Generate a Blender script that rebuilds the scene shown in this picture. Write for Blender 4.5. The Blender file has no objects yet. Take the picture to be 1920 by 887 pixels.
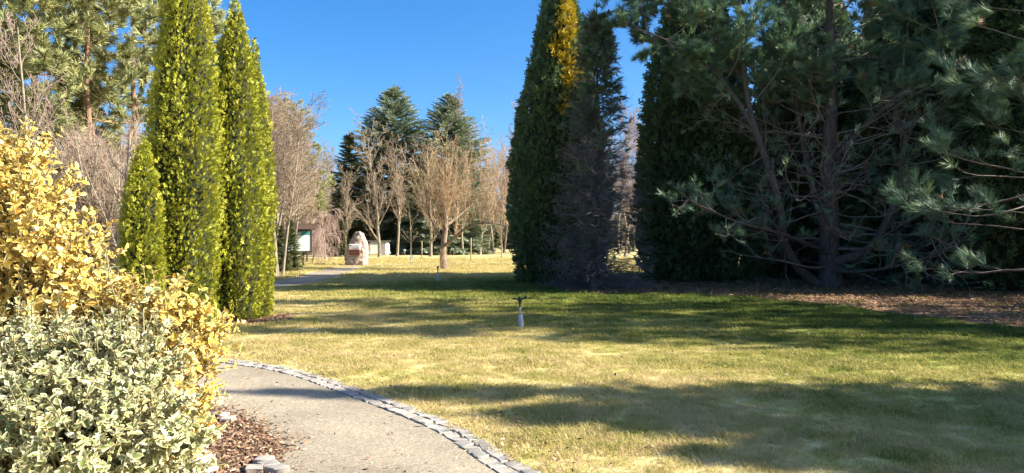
import bpy, math, random
import numpy as np
from mathutils import Vector, Matrix, noise as mnoise

R = math.radians
rng = np.random.default_rng(7)
random.seed(7)
SC = bpy.context.scene
COL = SC.collection

# ------------------------------------------------------------------ camera
F = 1387.0                    # focal length in photo pixels (1920 wide)
EYE = 1.6
HOR = 450.0                   # horizon row of the photo
cam = bpy.data.cameras.new('camera')
cam.sensor_width = 36.0
cam.lens = 36.0 * F / 1920.0
cam.clip_end = 3000
cam.clip_start = 0.05
camo = bpy.data.objects.new('camera', cam)
COL.objects.link(camo)
camo.location = (0, 0, EYE)
camo.rotation_euler = (R(90) + math.atan((HOR - 443.5) / F), 0, 0)
SC.camera = camo

# ------------------------------------------------------------------ sky, sun, exposure
SUN_EL = 31.0
SUN_AZ = 93.0                # clockwise from +Y (view direction): right, a little behind
world = bpy.data.worlds.new('World')
SC.world = world
world.use_nodes = True
wn = world.node_tree.nodes
wl = world.node_tree.links
bg = wn['Background']
sky = wn.new('ShaderNodeTexSky')
sky.sky_type = 'NISHITA'
sky.sun_disc = False
sky.sun_elevation = R(SUN_EL)
sky.sun_rotation = R(SUN_AZ)
sky.altitude = 300
sky.air_density = 0.8
sky.dust_density = 2.0
sky.ozone_density = 4.0
hs = wn.new('ShaderNodeHueSaturation')     # phone-like colour rendering of the blue
hs.inputs['Saturation'].default_value = 1.3
wl.new(sky.outputs[0], hs.inputs['Color'])
wl.new(hs.outputs[0], bg.inputs[0])
bg.inputs[1].default_value = 0.088
sl = bpy.data.lights.new('sun', 'SUN')
sl.energy = 5.0
sl.angle = R(0.53)
sl.color = (1.0, 0.93, 0.80)
so = bpy.data.objects.new('sun', sl)
COL.objects.link(so)
az, el = R(SUN_AZ), R(SUN_EL)
SUND = Vector((math.sin(az) * math.cos(el), math.cos(az) * math.cos(el), math.sin(el)))
so.rotation_euler = SUND.to_track_quat('Z', 'Y').to_euler()
so.location = SUND * 60
vs = SC.view_settings
vs.view_transform = 'Standard'
vs.look = 'None'
vs.gamma = 1
vs.exposure = 1.63
vs.use_curve_mapping = False
SC.cycles.use_denoising = True
SC.cycles.max_bounces = 6
SC.cycles.transparent_max_bounces = 4


# ------------------------------------------------------------------ helpers
def GP(px, py):
    """ground point seen at a photo pixel"""
    d = F * EYE / (py - HOR)
    return np.array([(px - 960) / F * d, d, 0.0])


def WP(px, py, d):
    return np.array([(px - 960) / F * d, d, EYE - (py - HOR) / F * d])


def nrm(a):
    a = np.asarray(a, float)
    return a / np.maximum(np.linalg.norm(a, axis=-1, keepdims=True), 1e-9)


def link(o, parent=None):
    COL.objects.link(o)
    if parent is not None:
        o.parent = parent
    return o


def tag(o, label=None, cat=None, group=None, kind=None):
    if label:
        o['label'] = label
    if cat:
        o['category'] = cat
    if group:
        o['group'] = group
    if kind:
        o['kind'] = kind
    return o


def empty(name, loc, label=None, cat=None, group=None, rz=0.0, sc=1.0):
    o = bpy.data.objects.new(name, None)
    o.empty_display_size = 0.2
    COL.objects.link(o)
    o.location = tuple(float(v) for v in loc)
    o.rotation_euler = (0, 0, rz)
    o.scale = (sc, sc, sc) if not hasattr(sc, '__len__') else sc
    return tag(o, label, cat, group)


def mesh(name, V, T, mat, smooth=False, **attrs):
    """numpy verts and triangles or quads -> mesh"""
    V = np.asarray(V, np.float32)
    T = np.asarray(T, np.int32)
    k = T.shape[1]
    me = bpy.data.meshes.new(name)
    me.vertices.add(len(V))
    me.vertices.foreach_set('co', V.ravel())
    me.loops.add(T.size)
    me.loops.foreach_set('vertex_index', T.ravel())
    me.polygons.add(len(T))
    me.polygons.foreach_set('loop_start', np.arange(0, T.size, k, dtype=np.int32))
    if smooth:
        me.polygons.foreach_set('use_smooth', np.ones(len(T), bool))
    for an, av in attrs.items():
        at = me.attributes.new(an, 'FLOAT', 'POINT')
        at.data.foreach_set('value', np.asarray(av, np.float32))
    me.update(calc_edges=True)
    if mat:
        me.materials.append(mat)
    return me


def obj(name, me, parent=None, loc=None):
    o = bpy.data.objects.new(name, me)
    link(o, parent)
    if loc is not None:
        o.location = tuple(float(v) for v in loc)
    return o


def join(parts):
    """[(V,T,...)] -> stacked"""
    off = 0
    Vs, Ts = [], []
    for V, T in parts:
        Vs.append(np.asarray(V, float))
        Ts.append(np.asarray(T, int) + off)
        off += len(V)
    return np.concatenate(Vs), np.concatenate(Ts)


def inst(T, pos, axis, up, scale):
    """copies of template T=(verts, tris), template +Y along axis, +Z towards up"""
    tv, tt = T
    pos = np.asarray(pos, float)
    n = len(pos)
    a = nrm(axis)
    s = nrm(np.cross(a, up))
    u = np.cross(s, a)
    sc = np.broadcast_to(np.asarray(scale, float), (n,))[:, None, None]
    V = pos[:, None, :] + sc * (tv[None, :, 0:1] * s[:, None] + tv[None, :, 1:2] * a[:, None] + tv[None, :, 2:3] * u[:, None])
    Tr = tt[None] + (np.arange(n) * len(tv))[:, None, None]
    return V.reshape(-1, 3), Tr.reshape(-1, tt.shape[1])


def inst_multi(temps, pos, axis, up, scale, tint):
    """spread the copies over several templates; returns V, T, tint per vertex"""
    n = len(pos)
    scale = np.broadcast_to(np.asarray(scale, float), (n,))
    which = rng.integers(0, len(temps), n)
    parts, tints = [], []
    for k, T in enumerate(temps):
        m = which == k
        if not m.any():
            continue
        parts.append(inst(T, pos[m], axis[m], up[m], scale[m]))
        tints.append(np.repeat(tint[m], len(T[0])))
    V, Tr = join(parts)
    return V, Tr, np.concatenate(tints)


def tubes(segs, sides=4):
    """segs: rows p0(3) p1(3) r0 r1 -> open prisms"""
    S = np.asarray(segs, float)
    p0, p1, r0, r1 = S[:, 0:3], S[:, 3:6], S[:, 6], S[:, 7]
    a = nrm(p1 - p0)
    ref = np.tile(np.array([0.31, 0.93, 0.17]), (len(S), 1))
    bad = np.abs((a * nrm(ref)).sum(1)) > 0.95
    ref[bad] = (0.93, -0.31, 0.1)
    s = nrm(np.cross(a, ref))
    u = np.cross(s, a)
    th = np.arange(sides) * 2 * np.pi / sides
    ring = np.cos(th)[None, :, None] * s[:, None] + np.sin(th)[None, :, None] * u[:, None]
    V = np.concatenate([p0[:, None] + ring * r0[:, None, None], p1[:, None] + ring * r1[:, None, None]], 1)
    i = np.arange(sides)
    j = (i + 1) % sides
    q = np.stack([i, j, j + sides, i + sides], 1)
    Q = q[None] + (np.arange(len(S)) * 2 * sides)[:, None, None]
    return V.reshape(-1, 3), Q.reshape(-1, 4)


def poly_segs(pts, r0, r1):
    pts = np.asarray(pts, float)
    n = len(pts) - 1
    rr = np.linspace(r0, r1, n + 1)
    return [(*pts[i], *pts[i + 1], rr[i], rr[i + 1]) for i in range(n)]


def smooth_curve(pts, n):
    """Catmull-Rom through pts"""
    P = np.asarray(pts, float)
    P = np.concatenate([[2 * P[0] - P[1]], P, [2 * P[-1] - P[-2]]])
    out = []
    m = len(P) - 3
    for t in np.linspace(0, m - 1e-6, n):
        i = int(t)
        f = t - i
        a, b, c, d = P[i:i + 4]
        out.append(0.5 * (2 * b + (c - a) * f + (2 * a - 5 * b + 4 * c - d) * f * f + (3 * b - a - 3 * c + d) * f ** 3))
    return np.array(out)


def lathe(prof, n=20):
    """profile [(r,z)] -> verts, quads"""
    V, Q = [], []
    for r, z in prof:
        for k in range(n):
            t = 2 * math.pi * k / n
            V.append((r * math.cos(t), r * math.sin(t), z))
    for i in range(len(prof) - 1):
        for k in range(n):
            Q.append((i * n + k, i * n + (k + 1) % n, (i + 1) * n + (k + 1) % n, (i + 1) * n + k))
    return np.array(V), np.array(Q)


def box(x0, x1, y0, y1, z0, z1):
    V = np.array([(x, y, z) for z in (z0, z1) for y in (y0, y1) for x in (x0, x1)], float)
    Q = np.array([(0, 2, 3, 1), (4, 5, 7, 6), (0, 1, 5, 4), (2, 6, 7, 3), (0, 4, 6, 2), (1, 3, 7, 5)])
    return V, Q


def inside(poly, X, Y):
    poly = np.asarray(poly)[:, :2]
    r = np.zeros(len(X), bool)
    j = len(poly) - 1
    for i in range(len(poly)):
        xi, yi = poly[i]
        xj, yj = poly[j]
        c = ((yi > Y) != (yj > Y)) & (X < (xj - xi) * (Y - yi) / (yj - yi + 1e-12) + xi)
        r ^= c
        j = i
    return r


# ------------------------------------------------------------------ materials
def new_mat(name):
    m = bpy.data.materials.new(name)
    m.use_nodes = True
    nt = m.node_tree
    return m, nt, nt.nodes, nt.links, nt.nodes['Principled BSDF']


def ramp(nodes, stops):
    r = nodes.new('ShaderNodeValToRGB')
    e = r.color_ramp.elements
    while len(e) < len(stops):
        e.new(0.5)
    for k, (p, c) in enumerate(stops):
        e[k].position = p
        e[k].color = (*c, 1)
    return r


def mathn(nodes, links, op, a, b=None, clamp=False):
    n = nodes.new('ShaderNodeMath')
    n.operation = op
    n.use_clamp = clamp
    for i, v in enumerate((a, b)):
        if v is None:
            continue
        if isinstance(v, (int, float)):
            n.inputs[i].default_value = v
        else:
            links.new(v, n.inputs[i])
    return n.outputs[0]


def leaf_mat(name, stops, attr='tint', transl=0.3, rough=0.55, spec=0.3, tcol=None):
    m, nt, N, L, p = new_mat(name)
    at = N.new('ShaderNodeAttribute')
    at.attribute_name = attr
    rp = ramp(N, stops)
    L.new(at.outputs['Fac'], rp.inputs[0])
    L.new(rp.outputs[0], p.inputs['Base Color'])
    p.inputs['Roughness'].default_value = rough
    p.inputs['Specular IOR Level'].default_value = spec
    if transl > 0:
        t = N.new('ShaderNodeBsdfTranslucent')
        L.new(rp.outputs[0], t.inputs[0])
        mx = N.new('ShaderNodeMixShader')
        mx.inputs[0].default_value = transl
        L.new(p.outputs[0], mx.inputs[1])
        L.new(t.outputs[0], mx.inputs[2])
        L.new(mx.outputs[0], N['Material Output'].inputs[0])
    return m


def noise_mat(name, c1, c2, scale=8.0, stretch=(1, 1, 1), rough=0.85, bump=0.4, bscale=None, detail=6, coords='Object', c3=None, spec=0.3):
    m, nt, N, L, p = new_mat(name)
    tc = N.new('ShaderNodeTexCoord')
    mp = N.new('ShaderNodeMapping')
    mp.inputs['Scale'].default_value = stretch
    if coords == 'World':
        g = N.new('ShaderNodeNewGeometry')
        L.new(g.outputs['Position'], mp.inputs[0])
    else:
        L.new(tc.outputs[coords], mp.inputs[0])
    nz = N.new('ShaderNodeTexNoise')
    nz.inputs['Scale'].default_value = scale
    nz.inputs['Detail'].default_value = detail
    nz.inputs['Roughness'].default_value = 0.65
    L.new(mp.outputs[0], nz.inputs['Vector'])
    st = [(0.32, c1), (0.68, c2)] if c3 is None else [(0.3, c1), (0.5, c2), (0.7, c3)]
    rp = ramp(N, st)
    L.new(nz.outputs['Fac'], rp.inputs[0])
    L.new(rp.outputs[0], p.inputs['Base Color'])
    p.inputs['Roughness'].default_value = rough
    p.inputs['Specular IOR Level'].default_value = spec
    if bump:
        n2 = N.new('ShaderNodeTexNoise')
        n2.inputs['Scale'].default_value = bscale or scale * 2
        n2.inputs['Detail'].default_value = 5
        L.new(mp.outputs[0], n2.inputs['Vector'])
        b = N.new('ShaderNodeBump')
        b.inputs['Strength'].default_value = bump
        b.inputs['Distance'].default_value = 0.03
        L.new(n2.outputs['Fac'], b.inputs['Height'])
        L.new(b.outputs[0], p.inputs['Normal'])
    return m


def lawn_mat(name, use_tint):
    """dry straw and green grass, patchy in the world; greener near the conifer bed"""
    m, nt, N, L, p = new_mat(name)
    g = N.new('ShaderNodeNewGeometry')
    sep = N.new('ShaderNodeSeparateXYZ')
    L.new(g.outputs['Position'], sep.inputs[0])

    def nz(scale, detail=4, st=(1, 1, 0.0)):
        mp = N.new('ShaderNodeMapping')
        mp.inputs['Scale'].default_value = st
        L.new(g.outputs['Position'], mp.inputs[0])
        n = N.new('ShaderNodeTexNoise')
        n.inputs['Scale'].default_value = scale
        n.inputs['Detail'].default_value = detail
        n.inputs['Roughness'].default_value = 0.6
        L.new(mp.outputs[0], n.inputs['Vector'])
        return n.outputs['Fac']
    n1, n2, n3 = nz(0.45), nz(2.3, 5), nz(14.0, 4)
    # greener towards the trees on the right
    far = mathn(N, L, 'MAXIMUM', mathn(N, L, 'SUBTRACT', sep.outputs['Y'], 25.0), 0.0)
    a = mathn(N, L, 'MULTIPLY', mathn(N, L, 'SUBTRACT', sep.outputs['Y'], 10.0), 0.40)
    s = mathn(N, L, 'SUBTRACT', mathn(N, L, 'ADD', mathn(N, L, 'MULTIPLY', sep.outputs['X'], 0.62), a), far)
    gm = mathn(N, L, 'MULTIPLY', mathn(N, L, 'SUBTRACT', s, 0.2), 0.17, True)
    gm = mathn(N, L, 'MULTIPLY', gm, 0.72)
    v = mathn(N, L, 'ADD', gm, mathn(N, L, 'MULTIPLY', mathn(N, L, 'SUBTRACT', n1, 0.5), 1.0))
    v = mathn(N, L, 'ADD', v, mathn(N, L, 'MULTIPLY', mathn(N, L, 'SUBTRACT', n2, 0.5), 1.15))
    v = mathn(N, L, 'ADD', v, mathn(N, L, 'MULTIPLY', mathn(N, L, 'SUBTRACT', n3, 0.5), 0.7))
    if use_tint:
        at = N.new('ShaderNodeAttribute')
        at.attribute_name = 'tint'
        v = mathn(N, L, 'ADD', v, mathn(N, L, 'MULTIPLY', mathn(N, L, 'SUBTRACT', at.outputs['Fac'], 0.5), 0.55))
    v = mathn(N, L, 'ADD', v, 0.20, True)
    rp = ramp(N, [(0.0, (0.63, 0.51, 0.26)), (0.22, (0.54, 0.455, 0.18)), (0.45, (0.40, 0.375, 0.10)), (0.7, (0.20, 0.225, 0.04)), (1.0, (0.07, 0.115, 0.022))])
    L.new(v, rp.inputs[0])
    L.new(rp.outputs[0], p.inputs['Base Color'])
    p.inputs['Roughness'].default_value = 0.75
    p.inputs['Specular IOR Level'].default_value = 0.2
    if use_tint:
        t = N.new('ShaderNodeBsdfTranslucent')
        L.new(rp.outputs[0], t.inputs[0])
        mx = N.new('ShaderNodeMixShader')
        mx.inputs[0].default_value = 0.42
        L.new(p.outputs[0], mx.inputs[1])
        L.new(t.outputs[0], mx.inputs[2])
        L.new(mx.outputs[0], N['Material Output'].inputs[0])
    else:
        b = N.new('ShaderNodeBump')
        b.inputs['Strength'].default_value = 0.5
        b.inputs['Distance'].default_value = 0.05
        L.new(nz(30.0, 4), b.inputs['Height'])
        L.new(b.outputs[0], p.inputs['Normal'])
    return m


def plain(name, c, rough=0.6, metal=0.0, var=0.12):
    c2 = tuple(min(1, v * (1 + var)) for v in c)
    c1 = tuple(v * (1 - var) for v in c)
    m = noise_mat(name, c1, c2, 9.0, rough=rough, bump=0.05)
    m.node_tree.nodes['Principled BSDF'].inputs['Metallic'].default_value = metal
    return m


M_LAWN = lawn_mat('lawn_ground', False)
M_BLADE = lawn_mat('grass_blade', True)
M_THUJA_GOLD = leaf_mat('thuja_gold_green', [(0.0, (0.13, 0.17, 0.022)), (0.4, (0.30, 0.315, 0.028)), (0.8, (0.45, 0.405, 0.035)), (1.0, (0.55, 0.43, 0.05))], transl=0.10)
M_THUJA_DARK = leaf_mat('thuja_dark_green', [(0.0, (0.05, 0.095, 0.045)), (0.55, (0.105, 0.16, 0.06)), (0.84, (0.16, 0.195, 0.06)), (0.87, (0.34, 0.26, 0.02)), (1.0, (0.55, 0.40, 0.03))], transl=0.22)  # the two yellow end stops carry the painted sunlight
M_PINE = leaf_mat('pine_needles', [(0.0, (0.06, 0.12, 0.07)), (0.6, (0.14, 0.235, 0.135)), (0.93, (0.23, 0.31, 0.13)), (1.0, (0.30, 0.17, 0.06))], transl=0.15, rough=0.45)
M_PINE_FAR = leaf_mat('scots_pine_needles', [(0.0, (0.18, 0.20, 0.085)), (0.6, (0.37, 0.38, 0.16)), (1.0, (0.5, 0.47, 0.21))], transl=0.2)
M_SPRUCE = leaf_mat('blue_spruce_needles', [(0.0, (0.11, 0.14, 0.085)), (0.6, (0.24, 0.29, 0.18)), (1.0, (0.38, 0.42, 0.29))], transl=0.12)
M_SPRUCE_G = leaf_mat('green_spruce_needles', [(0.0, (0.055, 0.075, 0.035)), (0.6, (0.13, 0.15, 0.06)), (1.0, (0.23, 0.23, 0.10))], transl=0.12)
M_CORE = noise_mat('inner_shade', (0.014, 0.019, 0.006), (0.038, 0.042, 0.013), 14, bump=0.8, bscale=30)  # near-black tone paints shade inside the thuja crowns
M_BARK_PALE = noise_mat('pale_bark', (0.16, 0.125, 0.09), (0.35, 0.29, 0.21), 5, (3, 3, 0.7))
M_BARK_TAN = noise_mat('tan_twigs', (0.24, 0.175, 0.12), (0.39, 0.30, 0.21), 1.5, bump=0)
M_BARK_GREY = noise_mat('grey_twigs', (0.26, 0.23, 0.18), (0.42, 0.38, 0.30), 1.5, bump=0)
M_BARK_ROSE = noise_mat('rosy_twigs', (0.27, 0.185, 0.155), (0.42, 0.305, 0.26), 1.5, bump=0)
M_BARK_ORANGE = noise_mat('orange_suckers', (0.38, 0.25, 0.14), (0.52, 0.38, 0.23), 1.5, bump=0)
M_BARK_ORCH = noise_mat('orchard_bark', (0.15, 0.105, 0.075), (0.34, 0.26, 0.19), 5, (3, 3, 0.7), bump=.8)
M_BARK_PINE = noise_mat('pine_bark', (0.05, 0.04, 0.034), (0.15, 0.12, 0.10), 7, (2.5, 2.5, 0.6), bump=0.9, bscale=12)
M_BARK_RED = noise_mat('red_pine_bark', (0.16, 0.085, 0.05), (0.33, 0.19, 0.11), 5, (2, 2, 0.6))
M_TWIG_DARK = noise_mat('dead_conifer_twigs', (0.10, 0.09, 0.092), (0.19, 0.175, 0.175), 3, bump=0)
M_LIMB = noise_mat('dead_pine_limbs', (0.16, 0.125, 0.105), (0.33, 0.27, 0.23), 6, bump=0.5)
M_BARK_DARK = noise_mat('dark_bark', (0.03, 0.024, 0.02), (0.085, 0.07, 0.055), 6, (2, 2, 0.6))

# ------------------------------------------------------------------ path and beds: outlines
EDGE_R = np.array([(1.02, 4.2), (0.18, 5.08), (-0.46, 6.34), (-1.43, 7.65), (-2.6, 9.06), (-3.7, 9.86), (-4.75, 10.65), (-7.2, 11.9), (-9.6, 13.6),
                   (-11.0, 16.6), (-11.0, 20.0), (-9.3, 23.4), (-7.5, 25.5), (-7.2, 30.0), (-7.9, 37.0), (-8.3, 43.5)])
EDGE_R = smooth_curve(EDGE_R, 260)


def offset(curve, w):
    t = np.gradient(curve, axis=0)
    t = t / np.linalg.norm(t, axis=1, keepdims=True)
    return curve + np.stack([-t[:, 1], t[:, 0]], 1) * w


EDGE_R = offset(EDGE_R, 0.24)
EDGE_L = offset(EDGE_R, 1.75)
PATH = np.concatenate([EDGE_R, EDGE_L[::-1]])
COB_OUT = offset(EDGE_R, -0.25)
PATH_CUT = np.concatenate([COB_OUT, EDGE_L[::-1]])
BED_R = np.array([(1.75, 23.0), (2.6, 21.6), (4.2, 22.4), (5.6, 21.6), (7.0, 20.0), (7.9, 18.0), (8.3, 16.2), (8.9, 14.2), (9.6, 12.6), (11.5, 11.4), (16, 10.5),
                  (27, 11), (27, 36), (14, 36), (3.5, 33), (1.2, 31), (0.6, 28.5), (1.2, 25.5)])
BED_S = np.array([(-1.45, 4.0), (-1.75, 5.15), (-1.72, 5.65), (-2.05, 6.15), (-2.42, 6.7), (-3.1, 7.35), (-4.2, 8.1), (-6.5, 8.6), (-7, 4.0), (-4, 2.2), (-1.6, 2.6)])
BED_T = np.array([(-4.4, 14.6), (-4.7, 14.1), (-5.4, 13.7), (-6.0, 13.3), (-6.6, 12.95), (-7.3, 13.2), (-7.6, 14.2), (-7.2, 15.3), (-6.2, 16.0), (-4.6, 16.0)])


def sheet(name, poly, z, mat, kind='structure', fan_from=None):
    """flat polygon sheet, triangulated by Blender"""
    import bmesh
    bm = bmesh.new()
    vs_ = [bm.verts.new((float(x), float(y), z)) for x, y in poly]
    f = bm.faces.new(vs_)
    if f.normal.z < 0:
        f.normal_flip()
    bmesh.ops.triangulate(bm, faces=[f])
    me = bpy.data.meshes.new(name)
    bm.to_mesh(me)
    bm.free()
    me.materials.append(mat)
    o = obj(name, me)
    tag(o, kind=kind)
    return o


# ------------------------------------------------------------------ ground
V = np.array([(-900, -60, 0), (900, -60, 0), (900, 1500, 0), (-900, 1500, 0)], float)
tag(obj('ground', mesh('ground', V, [(0, 1, 2, 3)], M_LAWN)), 'dry straw coloured lawn', None, None, 'structure')

# gravel path: strip of quads
M_GRAVEL, nt, N, L, p = new_mat('gravel')
g = N.new('ShaderNodeNewGeometry')
vo = N.new('ShaderNodeTexVoronoi')
vo.inputs['Scale'].default_value = 75
L.new(g.outputs['Position'], vo.inputs['Vector'])
n1 = N.new('ShaderNodeTexNoise')
n1.inputs['Scale'].default_value = 0.9
n1.inputs['Detail'].default_value = 6
L.new(g.outputs['Position'], n1.inputs['Vector'])
r1 = ramp(N, [(0.0, (0.22, 0.18, 0.125)), (0.5, (0.34, 0.285, 0.20)), (1.0, (0.50, 0.43, 0.315))])
L.new(vo.outputs['Color'], r1.inputs[0])
r2 = ramp(N, [(0.3, (0.62, 0.60, 0.57)), (0.5, (0.86, 0.85, 0.83)), (0.7, (1.08, 1.06, 1.02))])
L.new(n1.outputs['Fac'], r2.inputs[0])
mx = N.new('ShaderNodeMix')
mx.data_type = 'RGBA'
mx.blend_type = 'MULTIPLY'
mx.inputs[0].default_value = 1
L.new(r1.outputs[0], mx.inputs[6])
L.new(r2.outputs[0], mx.inputs[7])
L.new(mx.outputs[2], p.inputs['Base Color'])
p.inputs['Roughness'].default_value = 0.9
bp = N.new('ShaderNodeBump')
bp.inputs['Strength'].default_value = 0.4
bp.inputs['Distance'].default_value = 0.004
L.new(vo.outputs['Distance'], bp.inputs['Height'])
bp.invert = True
L.new(bp.outputs[0], p.inputs['Normal'])
n = len(EDGE_R)
V = np.concatenate([np.c_[EDGE_R, np.full(n, 0.004)], np.c_[EDGE_L, np.full(n, 0.004)]])
i = np.arange(n - 1)
Q = np.stack([i, i + 1, i + 1 + n, i + n], 1)
path = tag(obj('path', mesh('path', V, Q[:, ::-1], M_GRAVEL)), None, None, None, 'structure')
# far cross path running to the right from the boulder
XP = smooth_curve(np.array([(-9.9, 44.5), (-8.6, 45.2), (-5, 47.5), (1, 50.5), (10, 53), (30, 56)]), 60)
XQ = offset(XP, 2.1)
n = len(XP)
V = np.concatenate([np.c_[XP, np.full(n, 0.008)], np.c_[XQ, np.full(n, 0.008)]])
i = np.arange(n - 1)
tag(obj('cross_path', mesh('cross_path', V, np.stack([i, i + 1, i + 1 + n, i + n], 1), M_GRAVEL)), None, None, None, 'structure')

M_MULCH = noise_mat('bark_mulch', (0.09, 0.05, 0.03), (0.27, 0.155, 0.09), 30, bump=1.0, bscale=40, coords='World')
M_LITTER = noise_mat('needle_litter', (0.11, 0.06, 0.035), (0.27, 0.155, 0.085), 3.5, bump=1.0, bscale=24, coords='World', c3=(0.36, 0.22, 0.12))
sheet('mulch_bed', BED_S, 0.006, M_MULCH)
sheet('thuja_bed', BED_T, 0.006, M_MULCH)
sheet('needle_bed', BED_R, 0.006, M_LITTER)

# ------------------------------------------------------------------ cobbles along the path
M_COB = []
for k, c in enumerate([(0.42, 0.38, 0.325), (0.48, 0.44, 0.385), (0.35, 0.32, 0.285), (0.45, 0.39, 0.33)]):
    M_COB.append(noise_mat('granite_%d' % k, tuple(v * 0.72 for v in c), tuple(min(1, v * 1.2) for v in c), 35, bump=0.5, bscale=60))


def cobble_mesh(seed):
    r = random.Random(seed)
    import bmesh
    bm = bmesh.new()
    bmesh.ops.create_cube(bm, size=1)
    bmesh.ops.bevel(bm, geom=bm.edges[:], offset=0.09, segments=2, affect='EDGES', profile=0.6)
    for v in bm.verts:
        v.co.x += 0.09 * math.sin(5 * v.co.y + seed) + r.uniform(-.05, .05)
        v.co.y += 0.09 * math.sin(4 * v.co.x + 2 * seed) + r.uniform(-.05, .05)
        v.co.z += r.uniform(-.06, .06)
    me = bpy.data.meshes.new('cobble')
    bm.to_mesh(me)
    bm.free()
    me.materials.append(M_COB[seed % 4])
    for pgn in me.polygons:
        pgn.use_smooth = True
    return me


COBS = [cobble_mesh(k) for k in range(12)]
edging = empty('cobble_edging', (0, 0, 0), 'two rows of grey granite cobbles edging the gravel path', None)
tag(edging, kind='structure')


def cobble_row(curve, smax, w0, parent):
    seg = np.r_[0, np.cumsum(np.linalg.norm(np.diff(curve, axis=0), axis=1))]
    s = 0.0
    while s < smax:
        ln = random.uniform(0.095, 0.15)
        sm = s + ln / 2
        x = np.interp(sm, seg, curve[:, 0])
        y = np.interp(sm, seg, curve[:, 1])
        x2 = np.interp(sm + .05, seg, curve[:, 0])
        y2 = np.interp(sm + .05, seg, curve[:, 1])
        o = obj('cobble', random.choice(COBS), parent, (x, y, random.uniform(-0.038, -0.028)))
        o.rotation_euler = (random.uniform(-.05, .05), random.uniform(-.05, .05), math.atan2(y2 - y, x2 - x) + random.uniform(-.09, .09))
        o.scale = (ln * 1.0 - 0.008, w0 * random.uniform(.86, .98), 0.09)
        s += ln


dense = EDGE_R
cobble_row(offset(dense, -0.065), 11.2, 0.122, edging)
cobble_row(offset(dense, -0.19), 11.2, 0.118, edging)
# a few on the left side, peeping from the mulch
for (px, py) in ((478, 884), (505, 876), (522, 884), (495, 868), (428, 790), (412, 781)):
    q = GP(px, py)
    o = obj('cobble', random.choice(COBS), edging, (q[0], q[1], 0.0))
    o.rotation_euler = (0, 0, random.uniform(0, 3))
    o.scale = (0.12, 0.11, 0.08)

# ------------------------------------------------------------------ grass, mulch chips, litter (stuff)
def blade_patch(seed, nb, rad, hmin, hmax, w):
    r = np.random.default_rng(seed)
    a = r.uniform(0, 2 * np.pi, nb)
    rr = rad * np.sqrt(r.uniform(0, 1, nb))
    base = np.c_[rr * np.cos(a), rr * np.sin(a), np.full(nb, -0.004)]
    az_ = r.uniform(0, 2 * np.pi, nb)
    h = r.uniform(hmin, hmax, nb)
    lean = r.uniform(0.3, 1.7, nb)
    d = np.c_[np.cos(az_), np.sin(az_), np.zeros(nb)]
    s = np.c_[-np.sin(az_), np.cos(az_), np.zeros(nb)] * w
    mid = base + d * (h * lean * .35)[:, None] + np.c_[np.zeros(nb), np.zeros(nb), h * .62]
    tip = base + d * (h * lean)[:, None] + np.c_[np.zeros(nb), np.zeros(nb), h * r.uniform(.55, 1, nb)]
    V = np.stack([base - s, base + s, mid - s * .8, mid + s * .8, tip], 1).reshape(-1, 3)
    k = np.arange(nb) * 5
    T = np.concatenate([np.stack([k, k + 1, k + 3], 1), np.stack([k, k + 3, k + 2], 1), np.stack([k + 2, k + 3, k + 4], 1)])
    return V, T, np.repeat(r.uniform(0, 1, nb), 5)


GRASS_SRC = bpy.data.collections.new('grass_sources')
for k in range(6):
    V, T, t = blade_patch(k, 80, 0.13, 0.016, 0.05, 0.0023)
    GRASS_SRC.objects.link(bpy.data.objects.new('grass_tuft', mesh('grass_tuft', V, T, M_BLADE, tint=t)))


def scatter_mod(o, coll):
    ng = bpy.data.node_groups.new('scatter', 'GeometryNodeTree')
    ng.interface.new_socket('Geometry', in_out='INPUT', socket_type='NodeSocketGeometry')
    ng.interface.new_socket('Geometry', in_out='OUTPUT', socket_type='NodeSocketGeometry')
    N, L = ng.nodes, ng.links
    gi, go = N.new('NodeGroupInput'), N.new('NodeGroupOutput')
    ci = N.new('GeometryNodeCollectionInfo')
    ci.inputs['Collection'].default_value = coll
    ci.inputs['Separate Children'].default_value = True
    ci.inputs['Reset Children'].default_value = True
    ip = N.new('GeometryNodeInstanceOnPoints')
    ip.inputs['Pick Instance'].default_value = True
    rot = N.new('FunctionNodeRandomValue')
    rot.data_type = 'FLOAT_VECTOR'
    rot.inputs[0].default_value = (-0.06, -0.06, 0)
    rot.inputs[1].default_value = (0.06, 0.06, 6.28)
    sa = N.new('GeometryNodeInputNamedAttribute')
    sa.data_type = 'FLOAT'
    sa.inputs['Name'].default_value = 'size'
    L.new(gi.outputs[0], ip.inputs['Points'])
    L.new(ci.outputs[0], ip.inputs['Instance'])
    L.new(rot.outputs[0], ip.inputs['Rotation'])
    L.new(sa.outputs[0], ip.inputs['Scale'])
    L.new(ip.outputs[0], go.inputs[0])
    md = o.modifiers.new('scatter', 'NODES')
    md.node_group = ng


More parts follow.
